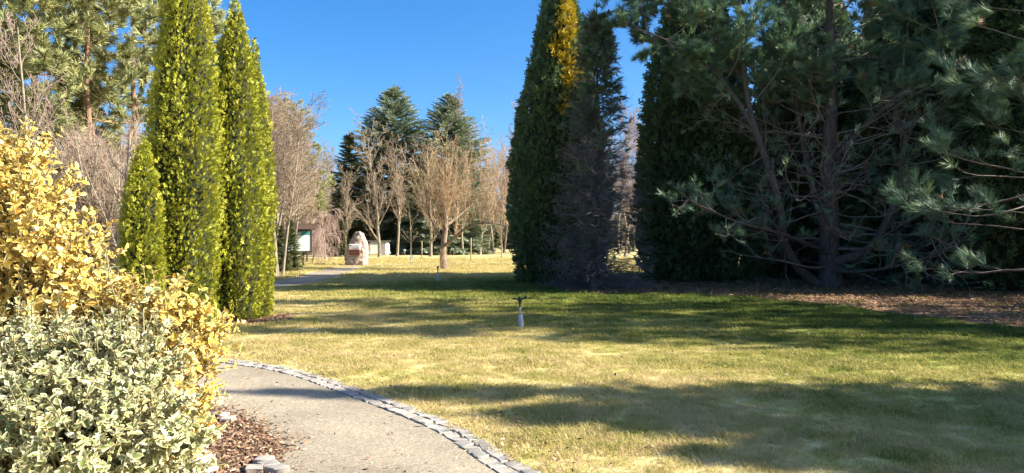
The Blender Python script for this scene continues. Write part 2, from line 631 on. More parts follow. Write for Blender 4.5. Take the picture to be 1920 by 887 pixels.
P, S = [], []
for (y0, y1, dens, size) in ((3.6, 7.5, 150, 0.85), (7.5, 12, 95, 1.0), (12, 19, 50, 1.25), (19, 30, 22, 1.7), (30, 46, 9, 2.4), (46, 64, 3.5, 3.4)):
    xa, xb = -0.76 * y1, 0.76 * y1
    m = int((xb - xa) * (y1 - y0) * dens)
    X, Y = rng.uniform(xa, xb, m), rng.uniform(y0, y1, m)
    k = (np.abs(X) < 0.73 * Y + 0.6) & ~inside(PATH_CUT, X, Y) & ~inside(BED_S, X, Y)
    for bed in (BED_R, BED_T):
        # fray the bed edges: a few tufts grow into the litter
        ins = inside(bed, X, Y)
        k &= ~(ins & (rng.uniform(0, 1, m) > 0.10))
    xpm = np.concatenate([XP, XQ[::-1]])
    k &= ~inside(xpm, X, Y)
    X, Y = X[k], Y[k]
    P.append(np.c_[X, Y, np.zeros(len(X))])
    bump_ = np.array([mnoise.noise(Vector((x_ * 1.1, y_ * 1.1, 3.0))) + .6 * mnoise.noise(Vector((x_ * 4.0, y_ * 4.0, 8.0))) for x_, y_ in zip(X, Y)])
    S.append(size * rng.uniform(0.65, 1.35, len(X)) * np.clip(1 + .65 * bump_, .5, 1.9))
P, S = np.concatenate(P), np.concatenate(S)
me = bpy.data.meshes.new('grass')
me.vertices.add(len(P))
me.vertices.foreach_set('co', P.astype(np.float32).ravel())
me.attributes.new('size', 'FLOAT', 'POINT').data.foreach_set('value', S.astype(np.float32))
me.materials.append(M_BLADE)
grass = tag(obj('grass', me), 'short dry lawn grass, straw and green', 'grass', None, 'stuff')
scatter_mod(grass, GRASS_SRC)


def chips(poly, dens, l0, l1, aspect, mat, name, label, cat, lift=0.02, region=None, curl=0.3):
    poly = np.asarray(poly)
    x0, y0 = poly.min(0)
    x1, y1 = poly.max(0)
    if region:
        x0, x1, y0, y1 = max(x0, region[0]), min(x1, region[1]), max(y0, region[2]), min(y1, region[3])
    m = int((x1 - x0) * (y1 - y0) * dens)
    jx, jy = rng.normal(0, 0.06, m), rng.normal(0, 0.06, m)
    X, Y = rng.uniform(x0, x1, m), rng.uniform(y0, y1, m)
    k = inside(poly, X + jx * 2, Y + jy * 2)
    X, Y = X[k], Y[k]
    m = len(X)
    a = rng.uniform(0, 2 * np.pi, m)
    ax = np.c_[np.cos(a), np.sin(a), rng.normal(0, curl, m)]
    up = nrm(np.c_[rng.normal(0, .45, m), rng.normal(0, .45, m), np.ones(m)])
    w = aspect
    T = (np.array([(-w * .6, 0, 0), (w * .6, 0, 0.02), (w, .5, .12), (-w, .5, .10), (w * .35, 1, 0.0), (-w * .5, .95, .03)], float) - (0, .5, 0),
         np.array([(0, 1, 2), (0, 2, 3), (3, 2, 4), (3, 4, 5)]))
    V, Tr = inst(T, np.c_[X, Y, rng.uniform(0.006, lift, m)], ax, up, rng.uniform(l0, l1, m))
    t = np.repeat(rng.uniform(0, 1, m), 6)
    return tag(obj(name, mesh(name, V, Tr, mat, tint=t)), label, cat, None, 'stuff')


M_CHIP = leaf_mat('bark_chips', [(0, (0.09, 0.05, 0.03)), (0.5, (0.27, 0.15, 0.085)), (0.85, (0.40, 0.26, 0.15)), (1, (0.52, 0.40, 0.27))], transl=0.0, rough=0.8)
M_NEEDLE = leaf_mat('dry_needles', [(0, (0.10, 0.055, 0.03)), (0.5, (0.27, 0.15, 0.08)), (0.9, (0.42, 0.26, 0.14)), (1, (0.55, 0.40, 0.25))], transl=0.1, rough=0.8)
chips(BED_S, 3600, 0.013, 0.04, 0.26, M_CHIP, 'bark_chips', 'reddish brown bark chips on the bed beside the path', 'bark chips', 0.025, (-3.3, 0, 4.7, 7.4))
chips(BED_T, 260, 0.03, 0.07, 0.22, M_CHIP, 'dry_thuja_litter', 'brown dry litter under the golden thujas', 'litter', 0.03)
chips(BED_R, 110, 0.05, 0.20, 0.08, M_NEEDLE, 'pine_needle_litter', 'brown needles and twigs under the pines', 'litter', 0.06, (0.5, 16, 10.5, 29))
# fallen leaves strewn along the outer edge of the cobbles
strip = np.concatenate([offset(EDGE_R, -0.22)[:110], offset(EDGE_R, -0.62)[:110][::-1]])
chips(strip, 120, 0.015, 0.045, 0.3, M_CHIP, 'fallen_leaves', 'brown crumbs of leaves along the cobbles', 'leaves', 0.05)
chips(PATH[:0].tolist() + np.concatenate([EDGE_R[:120], EDGE_L[:120][::-1]]).tolist(), 14, 0.012, 0.035, 0.3, M_CHIP, 'leaf_crumbs', 'brown leaf crumbs strewn over the gravel path', 'leaves', 0.02)
chips(np.array([(-6, 5), (8, 5), (14, 22), (-10, 22)]), 2.2, 0.025, 0.06, 0.35, M_CHIP, 'lawn_leaves', 'single dry leaves scattered over the lawn', 'leaves', 0.06)
# loose pebbles on the gravel
pb = np.array([(-1, -.9, 0), (1, -.8, 0), (.9, 1, 0), (-.8, .9, 0), (.1, 0, .9)], float)
m = 9000
X, Y = rng.uniform(-6, 1.2, m), rng.uniform(4.4, 12, m)
k = inside(PATH, X, Y)
X, Y = X[k], Y[k]
a = rng.uniform(0, 6.28, len(X))
V, T = inst((pb, np.array([(0, 1, 4), (1, 2, 4), (2, 3, 4), (3, 0, 4)])), np.c_[X, Y, np.full(len(X), .003)], np.c_[np.cos(a), np.sin(a), np.zeros(len(X))],
            np.tile((0., 0., 1.), (len(X), 1)), rng.uniform(.002, .0075, len(X)))
M_PEB = leaf_mat('pebbles', [(0, (0.19, 0.16, 0.12)), (0.6, (0.38, 0.33, 0.26)), (1, (0.58, 0.53, 0.43))], transl=0, rough=0.9)
tag(obj('loose_gravel', mesh('loose_gravel', V, T, M_PEB, tint=np.repeat(rng.uniform(0, 1, len(X)), 5))), 'loose fine gravel on the path', 'gravel', None, 'stuff')


# ------------------------------------------------------------------ tree builders
def grow(segs, p, d, Ln, r, lvl, P):
    """recursive branches; P: steps, kids, angle, ratio, wobble, tropism, maxl, rmin (per level lists)"""
    n = P['steps'][lvl]
    kids = P['kids'][lvl] if lvl < P['maxl'] else 0
    start = P['start'][lvl] if lvl < len(P['start']) else 0.2
    p = Vector(p)
    d = Vector(d).normalized()
    tp = P['trop'][lvl]
    wb = P['wob'][lvl]
    rend = max(P['rmin'], r * P['taper'])
    for i_ in range(n):
        d = (d + Vector((random.gauss(0, wb), random.gauss(0, wb), random.gauss(0, wb) + tp))).normalized()
        q = p + d * (Ln / n)
        ra = r + (rend - r) * i_ / n
        rb = r + (rend - r) * (i_ + 1) / n
        segs.append((p.x, p.y, p.z, q.x, q.y, q.z, ra, rb, lvl))
        f = (i_ + 1) / n
        if kids and f > start:
            c = kids / max(1, n * (1 - start))
            c = int(c) + (random.random() < c - int(c))
            for _ in range(c):
                side = d.orthogonal()
                side.rotate(Matrix.Rotation(random.uniform(0, 2 * math.pi), 3, d))
                an = R(P['ang'][lvl]) * random.uniform(.7, 1.25)
                cd = d * math.cos(an) + side * math.sin(an)
                fall = 1 - P['fall'][lvl] * f
                t = random.random()
                grow(segs, p.lerp(q, t), cd, Ln * P['ratio'][lvl] * fall * random.uniform(.7, 1.2), max(P['rmin'], rb * P['rr'][lvl]), lvl + 1, P)
        p = q


def bare_meshes(seed, h, r, split=2, mats=(None, None), sides=(7, 3), **kw):
    """returns [(part name, mesh)] for a leafless tree"""
    P = dict(steps=[9, 5, 4, 3, 2], kids=[16, 6, 5, 3], start=[0.22, 0.15, 0.15, 0.2], ang=[38, 38, 38, 40], ratio=[0.5, 0.5, 0.5, 0.55], fall=[0.55, 0.4, 0.3, 0.2],
             trop=[0.04, 0.10, 0.06, 0.04, 0.03], wob=[0.05, 0.10, 0.13, 0.15, 0.16], rr=[0.5, 0.55, 0.55, 0.6], taper=0.25, maxl=4, rmin=0.006, stems=1, lean=0.06)
    P.update(kw)
    random.seed(seed)
    segs = []
    for s in range(P['stems']):
        ln = P['lean']
        a = random.uniform(0, 6.28)
        d = (ln * math.cos(a) * random.uniform(.5, 1), ln * math.sin(a) * random.uniform(.5, 1), 1)
        off = 0.0 if P['stems'] == 1 else random.uniform(0, .35)
        grow(segs, (off * math.cos(a), off * math.sin(a), -0.05), d, h * random.uniform(.8, 1.0) if P['stems'] > 1 else h, r, 0, P)
    S = np.array(segs)
    out = []
    a = S[S[:, 8] < split]
    b = S[S[:, 8] >= split]
    # root flare
    if P['stems'] == 1:
        a = np.concatenate([a, [[0, 0, -.06, 0.02, 0, .35, r * 1.5, r * 1.0, 0]]])
    V, Q = tubes(a, sides[0])
    out.append(('trunk', mesh('trunk', V, Q, mats[0], True)))
    V, Q = tubes(b, sides[1])
    out.append(('crown', mesh('crown', V, Q, mats[1], True)))
    return out


def plant(name, parts, loc, label, cat='tree', group=None, rz=0.0, sc=1.0, hide=None):
    root = empty(name, loc, label, cat, group, rz, sc)
    for pn, me in parts:
        obj(pn, me, root)
    return root


def spray_template(seed, nf=4, w=0.10):
    """flat scale-leaved spray, +Y, about 1 long"""
    r = random.Random(seed)
    V, T = [], []

    def fing(b, a, ln, wd):
        k = len(V)
        dx, dy = math.sin(a), math.cos(a)
        z = r.uniform(-.12, .12)
        V.extend([b, (b[0] + dx * ln * .5 - dy * wd, b[1] + dy * ln * .5 + dx * wd, b[2] + z * .5), (b[0] + dx * ln * .5 + dy * wd, b[1] + dy * ln * .5 - dx * wd, b[2] + z * .5),
                  (b[0] + dx * ln, b[1] + dy * ln, b[2] + z)])
        T.extend([(k, k + 2, k + 1), (k + 1, k + 2, k + 3)])
    fing((0, 0, 0), 0, 1.0, w * .8)
    for i_ in range(nf):
        t = 0.1 + 0.75 * i_ / nf
        sgn = 1 if i_ % 2 else -1
        fing((0, t, 0), sgn * r.uniform(.5, .9), (0.62 - 0.42 * t) * r.uniform(.8, 1.2), w)
    return np.array(V), np.array(T)


SPRAYS = [spray_template(k) for k in range(5)]


def fbm(p):
    return mnoise.noise(p) + 0.5 * mnoise.noise(p * 2.1)


def thuja_meshes(seed, h, rad, nspray, size, prof, mat, tintbase=0.5, tintvar=0.5, lump=0.16, z0=0.05, core=0.74, core_mat=None, sunlit=None, bark=None):
    """columnar crown: prof(f)->relative radius. returns parts"""
    r = np.random.default_rng(seed)
    off = Vector((seed * 7.3, seed * 3.1, seed * 1.7))
    # heights weighted by radius
    zs = np.linspace(0, 1, 200)
    wts = np.array([prof(z) + 0.04 for z in zs])
    cdf = np.cumsum(wts)
    cdf /= cdf[-1]
    f = np.interp(r.uniform(0, 1, nspray), cdf, zs)
    th = r.uniform(0, 2 * np.pi, nspray)
    pr = np.array([prof(x) for x in f])

    def lumps(th_, f_):
        return np.array([fbm(Vector((2.6 * math.cos(t), 2.6 * math.sin(t), x * h / rad * 0.6)) + off) for t, x in zip(th_, f_)])
    lp = lumps(th, f)
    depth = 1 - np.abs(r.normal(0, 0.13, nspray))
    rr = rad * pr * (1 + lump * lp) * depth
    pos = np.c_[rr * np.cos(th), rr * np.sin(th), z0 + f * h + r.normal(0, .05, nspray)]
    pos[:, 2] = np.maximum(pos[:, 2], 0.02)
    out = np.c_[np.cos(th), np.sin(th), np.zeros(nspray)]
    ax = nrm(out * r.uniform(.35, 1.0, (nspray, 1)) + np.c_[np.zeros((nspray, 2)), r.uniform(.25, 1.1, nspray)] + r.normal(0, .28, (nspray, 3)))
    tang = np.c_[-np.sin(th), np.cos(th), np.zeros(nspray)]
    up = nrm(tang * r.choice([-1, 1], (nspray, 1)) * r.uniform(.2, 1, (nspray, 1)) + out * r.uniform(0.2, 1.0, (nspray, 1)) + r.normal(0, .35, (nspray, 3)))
    tint = np.clip(tintbase + tintvar * (lp * .35 + r.normal(0, .22, nspray)) + 0.5 * tintvar * (depth - .88), 0, 0.84 if sunlit else 1)
    if sunlit is not None:
        g = sunlit(pos)  # sprays that take the painted sunlight colour
        tint = np.where(g, np.clip(r.normal(.95, .04, nspray), .87, 1), tint)
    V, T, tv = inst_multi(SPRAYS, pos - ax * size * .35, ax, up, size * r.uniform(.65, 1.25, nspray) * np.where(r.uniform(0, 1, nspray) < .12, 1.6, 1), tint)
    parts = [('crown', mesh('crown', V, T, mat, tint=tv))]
    # dark shell added for the crown interior: blocks light, deepens the shade
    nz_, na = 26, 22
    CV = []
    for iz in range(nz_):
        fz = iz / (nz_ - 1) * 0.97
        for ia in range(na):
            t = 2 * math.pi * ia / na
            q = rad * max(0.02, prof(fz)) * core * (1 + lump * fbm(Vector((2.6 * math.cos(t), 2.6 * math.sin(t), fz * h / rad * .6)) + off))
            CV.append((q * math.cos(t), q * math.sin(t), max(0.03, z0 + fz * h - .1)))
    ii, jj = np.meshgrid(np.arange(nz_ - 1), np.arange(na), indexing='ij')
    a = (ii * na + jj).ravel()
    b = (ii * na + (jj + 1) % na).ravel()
    parts.append(('light_block_shell', mesh('light_block_shell', CV, np.stack([a, b, b + na, a + na], 1), core_mat or M_CORE, True)))
    V, Q = tubes([(0, 0, -.05, 0, 0, h * .5, rad * .16, rad * .1)], 7)
    parts.append(('trunk', mesh('trunk', V, Q, bark or M_BARK_PINE, True)))
    return parts


def sprig_template(seed, n=5, w=0.06):
    """conifer side shoot: herringbone of needled twigs, +Y, 1 long"""
    r = random.Random(seed)
    V, T = [], []

    def strip(b, dx, dy, ln, wd, z):
        k = len(V)
        V.extend([(b[0] - dy * wd, b[1] + dx * wd, b[2]), (b[0] + dy * wd, b[1] - dx * wd, b[2]), (b[0] + dx * ln, b[1] + dy * ln, b[2] + z)])
        T.append((k, k + 1, k + 2))
    strip((0, 0, 0), 0, 1, 1, w * 1.2, r.uniform(-.05, .15))
    for i_ in range(n):
        t = 0.05 + .7 * i_ / n
        for sg in (-1, 1):
            a = r.uniform(.6, 1.0)
            strip((0, t, 0), sg * math.sin(a), math.cos(a), (.55 - .4 * t) * r.uniform(.8, 1.2), w, r.uniform(-.1, .12))
    # a standing fin so that it has body from the side
    k = len(V)
    V.extend([(0, 0, -w), (0, .1, w * 1.6), (0, 1, 0.05)])
    T.append((k, k + 1, k + 2))
    return np.array(V), np.array(T)


SPRIGS = [sprig_template(k) for k in range(4)]


def spruce_meshes(seed, h, rad, nwh, per, mat, bark, z0=0.6, sprig=0.6, droop=0.25, power=0.85, spacing=0.33, full=1.0):
    random.seed(seed)
    r = np.random.default_rng(seed)
    segs = [(0, 0, -.05, 0, 0, h * .5, h * .016, h * .009), (0, 0, h * .5, 0, 0, h, h * .009, .012)]
    pos, ax, up, sc, ti = [], [], [], [], []
    for w in range(nwh):
        f = w / nwh
        z = z0 + (h - z0) * f ** 0.92
        ln0 = rad * min(1.0, (1 - f) * full) ** power + 0.12
        for k in range(per):
            a = random.uniform(0, 6.283)
            ln = ln0 * random.uniform(.72, 1.12)
            elev = (-0.35 + .8 * f) + random.uniform(-.12, .12)
            d = Vector((math.cos(a) * math.cos(elev), math.sin(a) * math.cos(elev), math.sin(elev)))
            zz = z + random.uniform(-1, 1) * (h - z0) / nwh
            b = Vector((0, 0, zz))
            prev = b
            n = max(2, int(ln / spacing))
            br = random.uniform(-.25, .25)
            for i_ in range(1, n + 1):
                t = i_ / n
                q = b + d * (ln * t) + Vector((0, 0, droop * ln * (-(t) + 0.9 * t * t) * (1 - f)))
                segs.append((*prev, *q, .022 * (1.1 - t) + .006, .022 * (1.05 - t) + .005))
                if t > 0.22:
                    dd = (q - prev).normalized()
                    for sg in ((-1, 1, 0) if i_ < n else (0, -1, 1)):
                        sd = dd.cross(Vector((0, 0, 1))).normalized()
                        x = dd + sd * sg * random.uniform(.6, 1.1) + Vector((0, 0, random.uniform(-.3, .2)))
                        pos.append(q if sg == 0 else prev.lerp(q, random.random()))
                        ax.append(x)
                        up.append((random.gauss(0, .35), random.gauss(0, .35), 1))
                        sc.append(sprig * random.uniform(.7, 1.2) * (0.55 + .45 * (1 - f)))
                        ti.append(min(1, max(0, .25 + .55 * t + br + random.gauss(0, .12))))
                prev = q
    for k in range(3):
        pos.append((0, 0, h - .1 - .25 * k))
        ax.append((random.gauss(0, .12), random.gauss(0, .12), 1))
        up.append((1, 0, .1))
        sc.append(.7)
        ti.append(.7)
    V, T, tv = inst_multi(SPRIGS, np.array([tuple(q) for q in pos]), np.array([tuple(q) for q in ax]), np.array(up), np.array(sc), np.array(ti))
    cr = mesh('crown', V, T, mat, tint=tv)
    V, Q = tubes(segs, 4)
    return [('trunk', mesh('trunk', V, Q, bark, True)), ('crown', cr)]


def tuft_template(seed, n, ln, wd, axis=0.5, spread=0.75):
    """brush of long needles round a shoot along +Y (unit scale = 1)"""
    r = np.random.default_rng(seed)
    t = r.uniform(0, 1, n) ** .8 * axis
    a = r.uniform(0, 2 * np.pi, n)
    an = spread * r.uniform(.55, 1.25, n) * (1 - 0.45 * t / axis)
    d = np.c_[np.sin(an) * np.cos(a), np.cos(an), np.sin(an) * np.sin(a)]
    b = np.c_[np.zeros(n), t, np.zeros(n)]
    s = nrm(np.cross(d, r.normal(0, 1, (n, 3)))) * wd
    tip = b + d * (ln * r.uniform(.75, 1.15, n))[:, None]
    V = np.stack([b - s, b + s, tip], 1).reshape(-1, 3)
    return V, np.arange(3 * n).reshape(-1, 3)


TUFT_MID = [tuft_template(k, 30, .6, .021) for k in range(4)]
TUFT_NEAR = [tuft_template(k + 10, 66, .6, .010) for k in range(4)]
TUFT_FAR = [tuft_template(k + 20, 26, .55, .045, .45, 1.05) for k in range(4)]


def pine_meshes(seed, h, r0, nb, zlo, rad, tufts, tsize, mat, bark, limb, bare_below=0.0, bare_keep=0.12, prof=None, extra=None, subs=7, upsweep=0.5, zmin_br=0.4,
                az_bias=None, twigs=3, start_t=.3):
    """long needled pine: trunk, limbs, thin twigs and needle brushes"""
    random.seed(seed)
    tr, lm = [], []
    pos, ax, sc, ti = [], [], [], []
    prev = Vector((0, 0, -.06))
    nseg = 12
    pts = [prev]
    for i_ in range(nseg):
        q = Vector((random.gauss(0, .05), random.gauss(0, .05), h * (i_ + 1) / nseg))
        ra, rb = r0 * (1 - .92 * i_ / nseg), r0 * (1 - .92 * (i_ + 1) / nseg)
        tr.append((*prev, *q, ra, rb))
        prev = q
        pts.append(q)
    tr.append((0, 0, -.06, 0, 0, .5, r0 * 1.45, r0 * .98))

    def shoot(q, d, z, force=False, s=1.0):
        dead = z < bare_below and random.random() > bare_keep and not force
        if dead:
            return
        pos.append(tuple(q))
        ax.append(tuple(d))
        sc.append(tsize * random.uniform(.7, 1.25) * s)
        ti.append(min(.93, max(0, random.gauss(.5, .2))) if random.random() > .02 else 1.0)

    def branch(b, d, ln, r, keepz=None):
        n = 7
        p_ = Vector(b)
        d = Vector(d).normalized()
        for i_ in range(n):
            t = i_ / n
            d = (d + Vector((random.gauss(0, .15), random.gauss(0, .15), random.gauss(0, .12) + upsweep * .26 * (t - .1)))).normalized()
            q = p_ + d * (ln / n)
            lm.append((*p_, *q, r * (1 - .85 * t), r * (1 - .85 * (t + 1 / n))))
            if t > start_t:
                for _ in range(max(1, round(subs / (n * (1 - start_t))))):
                    sd = d.cross(Vector((random.gauss(0, .4), random.gauss(0, .4), 1))).normalized() * random.choice((-1, 1))
                    x = (d * random.uniform(.4, .9) + sd * random.uniform(.5, 1) + Vector((0, 0, random.uniform(-.1, .45)))).normalized()
                    s0 = p_.lerp(q, random.random())
                    sl_ = ln * .22 * random.uniform(.5, 1.25)
                    pp = s0
                    for j in range(3):
                        x = (x + Vector((random.gauss(0, .14), random.gauss(0, .14), random.gauss(0, .1) + .10))).normalized()
                        qq = pp + x * (sl_ / 3)
                        lm.append((*pp, *qq, max(.005, r * .22 * (1 - .25 * j)), max(.004, r * .2 * (1 - .3 * j))))
                        if j > 0:
                            for _k in range(twigs):
                                y = (x + Vector((random.gauss(0, .6), random.gauss(0, .6), random.gauss(.15, .35)))).normalized()
                                e = qq + y * sl_ * random.uniform(.18, .42)
                                lm.append((*qq, *e, .006, .003))
                                shoot(e, y, e.z)
                        pp = qq
                    shoot(pp, x, pp.z)
            p_ = q
        shoot(p_, d, p_.z, s=1.15)

    for k in range(nb):
        f = (k + random.random()) / nb
        z = zlo + (h - zlo) * f
        a = random.uniform(0, 6.283) if az_bias is None or random.random() > az_bias[1] else random.gauss(az_bias[0], .7)
        ln = rad * (prof(f) if prof else (1 - f) ** .6) * random.uniform(.65, 1.1) + .3
        e = -0.12 + .75 * f + random.uniform(-.2, .2)
        d = (math.cos(a) * math.cos(e), math.sin(a) * math.cos(e), math.sin(e))
        branch((0, 0, z), d, ln, min(.055, r0 * (.15 - .09 * f)) * random.uniform(.4, 1.3))
    if extra:
        for poly, ra, rb, bl in extra:
            c = smooth_curve(poly, 16)
            tr += poly_segs(c, ra, rb)
            for i_ in range(4, 16):
                for _ in range(2):
                    t = nrm(c[min(15, i_ + 1)] - c[i_ - 1])
                    d = nrm(t * .5 + rng.normal(0, .7, 3))
                    branch(c[i_], d, bl * random.uniform(.6, 1.3), .022)
    P_, A_ = np.array(pos), np.array(ax)
    U_ = rng.normal(0, 1, A_.shape)
    sc_ = np.array(sc)
    V, T, tv = inst_multi(tufts, P_ - nrm(A_) * sc_[:, None] * .25, A_, U_, sc_, np.array(ti))
    cr = mesh('crown', V, T, mat, tint=tv)
    V, Q = tubes(tr, 9)
    tm = mesh('trunk', V, Q, bark, True)
    V, Q = tubes(lm, 3)
    return [('trunk', tm), ('limbs', mesh('limbs', V, Q, limb, True)), ('crown', cr)]


# ------------------------------------------------------------------ golden thujas on the left
def col_prof(f):
    return (0.84 + .16 * math.sin(min(1, f * 2.2) * math.pi / 2)) * max(0.0, 1 - max(0, (f - .34) / .66) ** 1.75) ** .85


for (x, y, h, rad, n, label, sd) in (
        (-6.58, 13.2, 3.36, 0.37, 7500, 'small golden green thuja, shortest and leftmost of the four columns', 3),
        (-6.18, 14.0, 7.8, 0.65, 20500, 'tallest golden green columnar thuja with top cut by the picture edge', 4),
        (-5.62, 15.0, 6.48, 0.62, 16500, 'broad golden green columnar thuja with pointed tip nearest the lawn', 5),
        (-5.38, 15.4, 5.72, 0.43, 9000, 'slim golden green thuja pressed against the right side of a taller one', 6)):
    plant('golden_thuja', thuja_meshes(sd, h, rad, n, 0.078, col_prof, M_THUJA_GOLD, .43, .45, lump=.27, core=.80), (x, y, 0), label, 'thuja', 'golden columnar thujas by the path')

# ------------------------------------------------------------------ dark conifers on the right
def cone_prof(f):
    return (0.84 + .16 * math.sin(min(1, f * 3.2) * math.pi / 2)) * max(0.0, 1 - max(0, (f - .2) / .8) ** 1.6) ** .9


def painted_sun(P_):
    # sunlight painted into the foliage colour as a vertical tongue near the top
    t = np.arctan2(P_[:, 1], P_[:, 0])
    wob = 0.22 * np.sin(P_[:, 2] * 2.3) + 0.12 * np.sin(P_[:, 2] * 5.1 + 1)
    fray = rng.normal(0, .09, len(t))
    return (np.abs(t + 1.28 + wob + fray) < 0.34 + 0.07 * (P_[:, 2] - 7)) & (P_[:, 2] > 6.7 + 0.6 * np.sin(t * 9)) & (P_[:, 2] < 12)


plant('dark_thuja', thuja_meshes(21, 12.4, 1.95, 21000, 0.20, cone_prof, M_THUJA_DARK, .42, .5, lump=.15, sunlit=painted_sun),
      (1.82, 28.3, 0), 'tall dark green thuja with sunlight painted in yellow near its top', 'thuja')
plant('dark_thuja', thuja_meshes(22, 14.0, 2.5, 18000, 0.25, cone_prof, M_THUJA_DARK, .42, .5, lump=.18),
      (7.35, 29.6, 0), 'broad dark green thuja between the twiggy conifer and the big pine', 'thuja')
thB = thuja_meshes(23, 12.0, 2.5, 12000, 0.30, cone_prof, M_THUJA_DARK, .36, .5, lump=.22)
plant('dark_thuja', thB, (12.9, 32.0, 0), 'dark evergreen standing right behind the big pine trunk', 'thuja', None, 1.0, 1.2)
plant('dark_thuja', thB, (16.3, 28.6, 0), 'dark evergreen filling the shade right of the big pine trunk', 'thuja', None, 2.7, 1.35)
plant('dark_thuja', thB, (16.9, 23.8, 0), 'dark low-branched evergreen at the right edge behind the needle bed', 'thuja', None, 4.1, 1.2)

# twiggy half dead spruce in front of the dark thuja
random.seed(31)
segs, pos, ax, ti = [], [], [], []
H = 8.9
segs_t = [(0, 0, -.05, .03, 0, H * .5, .10, .06), (.03, 0, H * .5, 0, 0, H + .5, .06, .012)]
for k in range(900):
    f = random.random() ** 1.45
    z = .12 + f * (H - .2)
    a = random.uniform(0, 6.283)
    ln = 1.75 * (1 - f) ** .75 * random.uniform(.55, 1.08) + .15
    d = Vector((math.cos(a), math.sin(a), random.uniform(-.3, .1) + .5 * f)).normalized()
    p_ = Vector((0, 0, z))
    n = 5
    for i_ in range(n):
        d = (d + Vector((random.gauss(0, .1), random.gauss(0, .1), random.gauss(0.02, .09)))).normalized()
        q = p_ + d * (ln / n)
        segs.append((*p_, *q, .011 * (1 - .15 * i_), .010 * (1 - .16 * i_)))
        if i_ > 0:
            for _ in range(3):
                y = (d + Vector((random.gauss(0, .7), random.gauss(0, .7), random.gauss(0, .5)))).normalized()
                e = q + y * random.uniform(.10, .32)
                segs.append((*q, *e, .006, .004))
                e2 = e + (y + Vector((random.gauss(0, .6), random.gauss(0, .6), random.gauss(0, .5)))).normalized() * random.uniform(.06, .18)
                segs.append((*e, *e2, .0045, .003))
                if z > 4.2 and random.random() < (z - 4.0) / 6.0 or random.random() < .03:
                    pos.append(tuple(q))
                    ax.append(tuple(y))
                    ti.append(random.uniform(0, .7))
        p_ = q
V, Q = tubes(segs, 3)
V2, T2, tv = inst_multi(SPRIGS, np.array(pos), np.array(ax), np.tile((0.1, .2, 1.), (len(pos), 1)), rng.uniform(.2, .36, len(pos)), np.array(ti))
Vt, Qt = tubes(segs_t, 7)
plant('twiggy_spruce', [('trunk', mesh('trunk', Vt, Qt, M_BARK_DARK, True)), ('twigs', mesh('twigs', V, Q, M_TWIG_DARK, True)), ('crown', mesh('crown', V2, T2, M_PINE, tint=tv * .6))],
      (2.75, 24.0, 0), 'half dead narrow spruce of bare grey twigs before the dark thuja', 'spruce')

# the big pine with bare lower limbs
PX, PY = 10.75, 25.0


def rel(px, py, d):
    q = WP(px, py, d)
    return q - np.array([PX, PY, 0])


extra = [([rel(1535, 535, 24.9), rel(1500, 505, 24.6), rel(1470, 455, 24.2), rel(1465, 395, 23.9), rel(1440, 310, 23.8), rel(1408, 215, 23.7), rel(1392, 100, 23.6), rel(1385, -60, 23.6)], .17, .06, 2.2),
         ([rel(1565, 490, 24.8), rel(1625, 470, 24.2), rel(1665, 410, 23.9), rel(1690, 330, 23.7), rel(1700, 230, 23.6)], .17, .05, 1.5),
         ([rel(1550, 440, 25), rel(1520, 330, 25.4), rel(1495, 200, 25.8), rel(1480, 20, 26)], .15, .06, 2.0),
         ([rel(1545, 470, 24.9), rel(1470, 440, 23.5), rel(1380, 415, 22.4), rel(1290, 375, 21.8)], .07, .02, 1.2),
         ([rel(1560, 510, 24.8), rel(1650, 505, 23.2), rel(1745, 480, 22.0), rel(1790, 455, 21.5)], .07, .02, 1.2),
         ([rel(1425, 260, 23.8), rel(1370, 170, 23.6), rel(1300, 100, 23.4), rel(1215, 60, 23.3)], .08, .03, 1.7),
         ([rel(1400, 160, 23.7), rel(1340, 70, 24.2), rel(1260, 0, 24.5), rel(1190, -60, 24.6)], .07, .03, 1.7),
         ([rel(1560, 300, 25), rel(1640, 220, 24), rel(1730, 130, 23.5), rel(1800, 20, 23)], .09, .03, 2.0)]
plant('pine', pine_meshes(41, 13.4, .36, 125, .5, 4.6, TUFT_MID, .38, M_PINE, M_BARK_PINE, M_LIMB, bare_below=6.2, bare_keep=.10, extra=extra, subs=12,
                          prof=lambda f: (1 - .75 * f)), (PX, PY, 0), 'big pine with thick trunk and tangle of bare lower limbs', 'pine')
pnear = pine_meshes(43, 11.5, .26, 58, .9, 4.3, TUFT_NEAR, .46, M_PINE, M_BARK_PINE, M_LIMB, bare_below=0.0, subs=7, prof=lambda f: (1 - .8 * f), az_bias=(3.3, .35), twigs=2)
plant('pine', pnear, (13.3, 17.6, 0), 'pine with blue green needle brushes hanging into the right picture edge', 'pine')

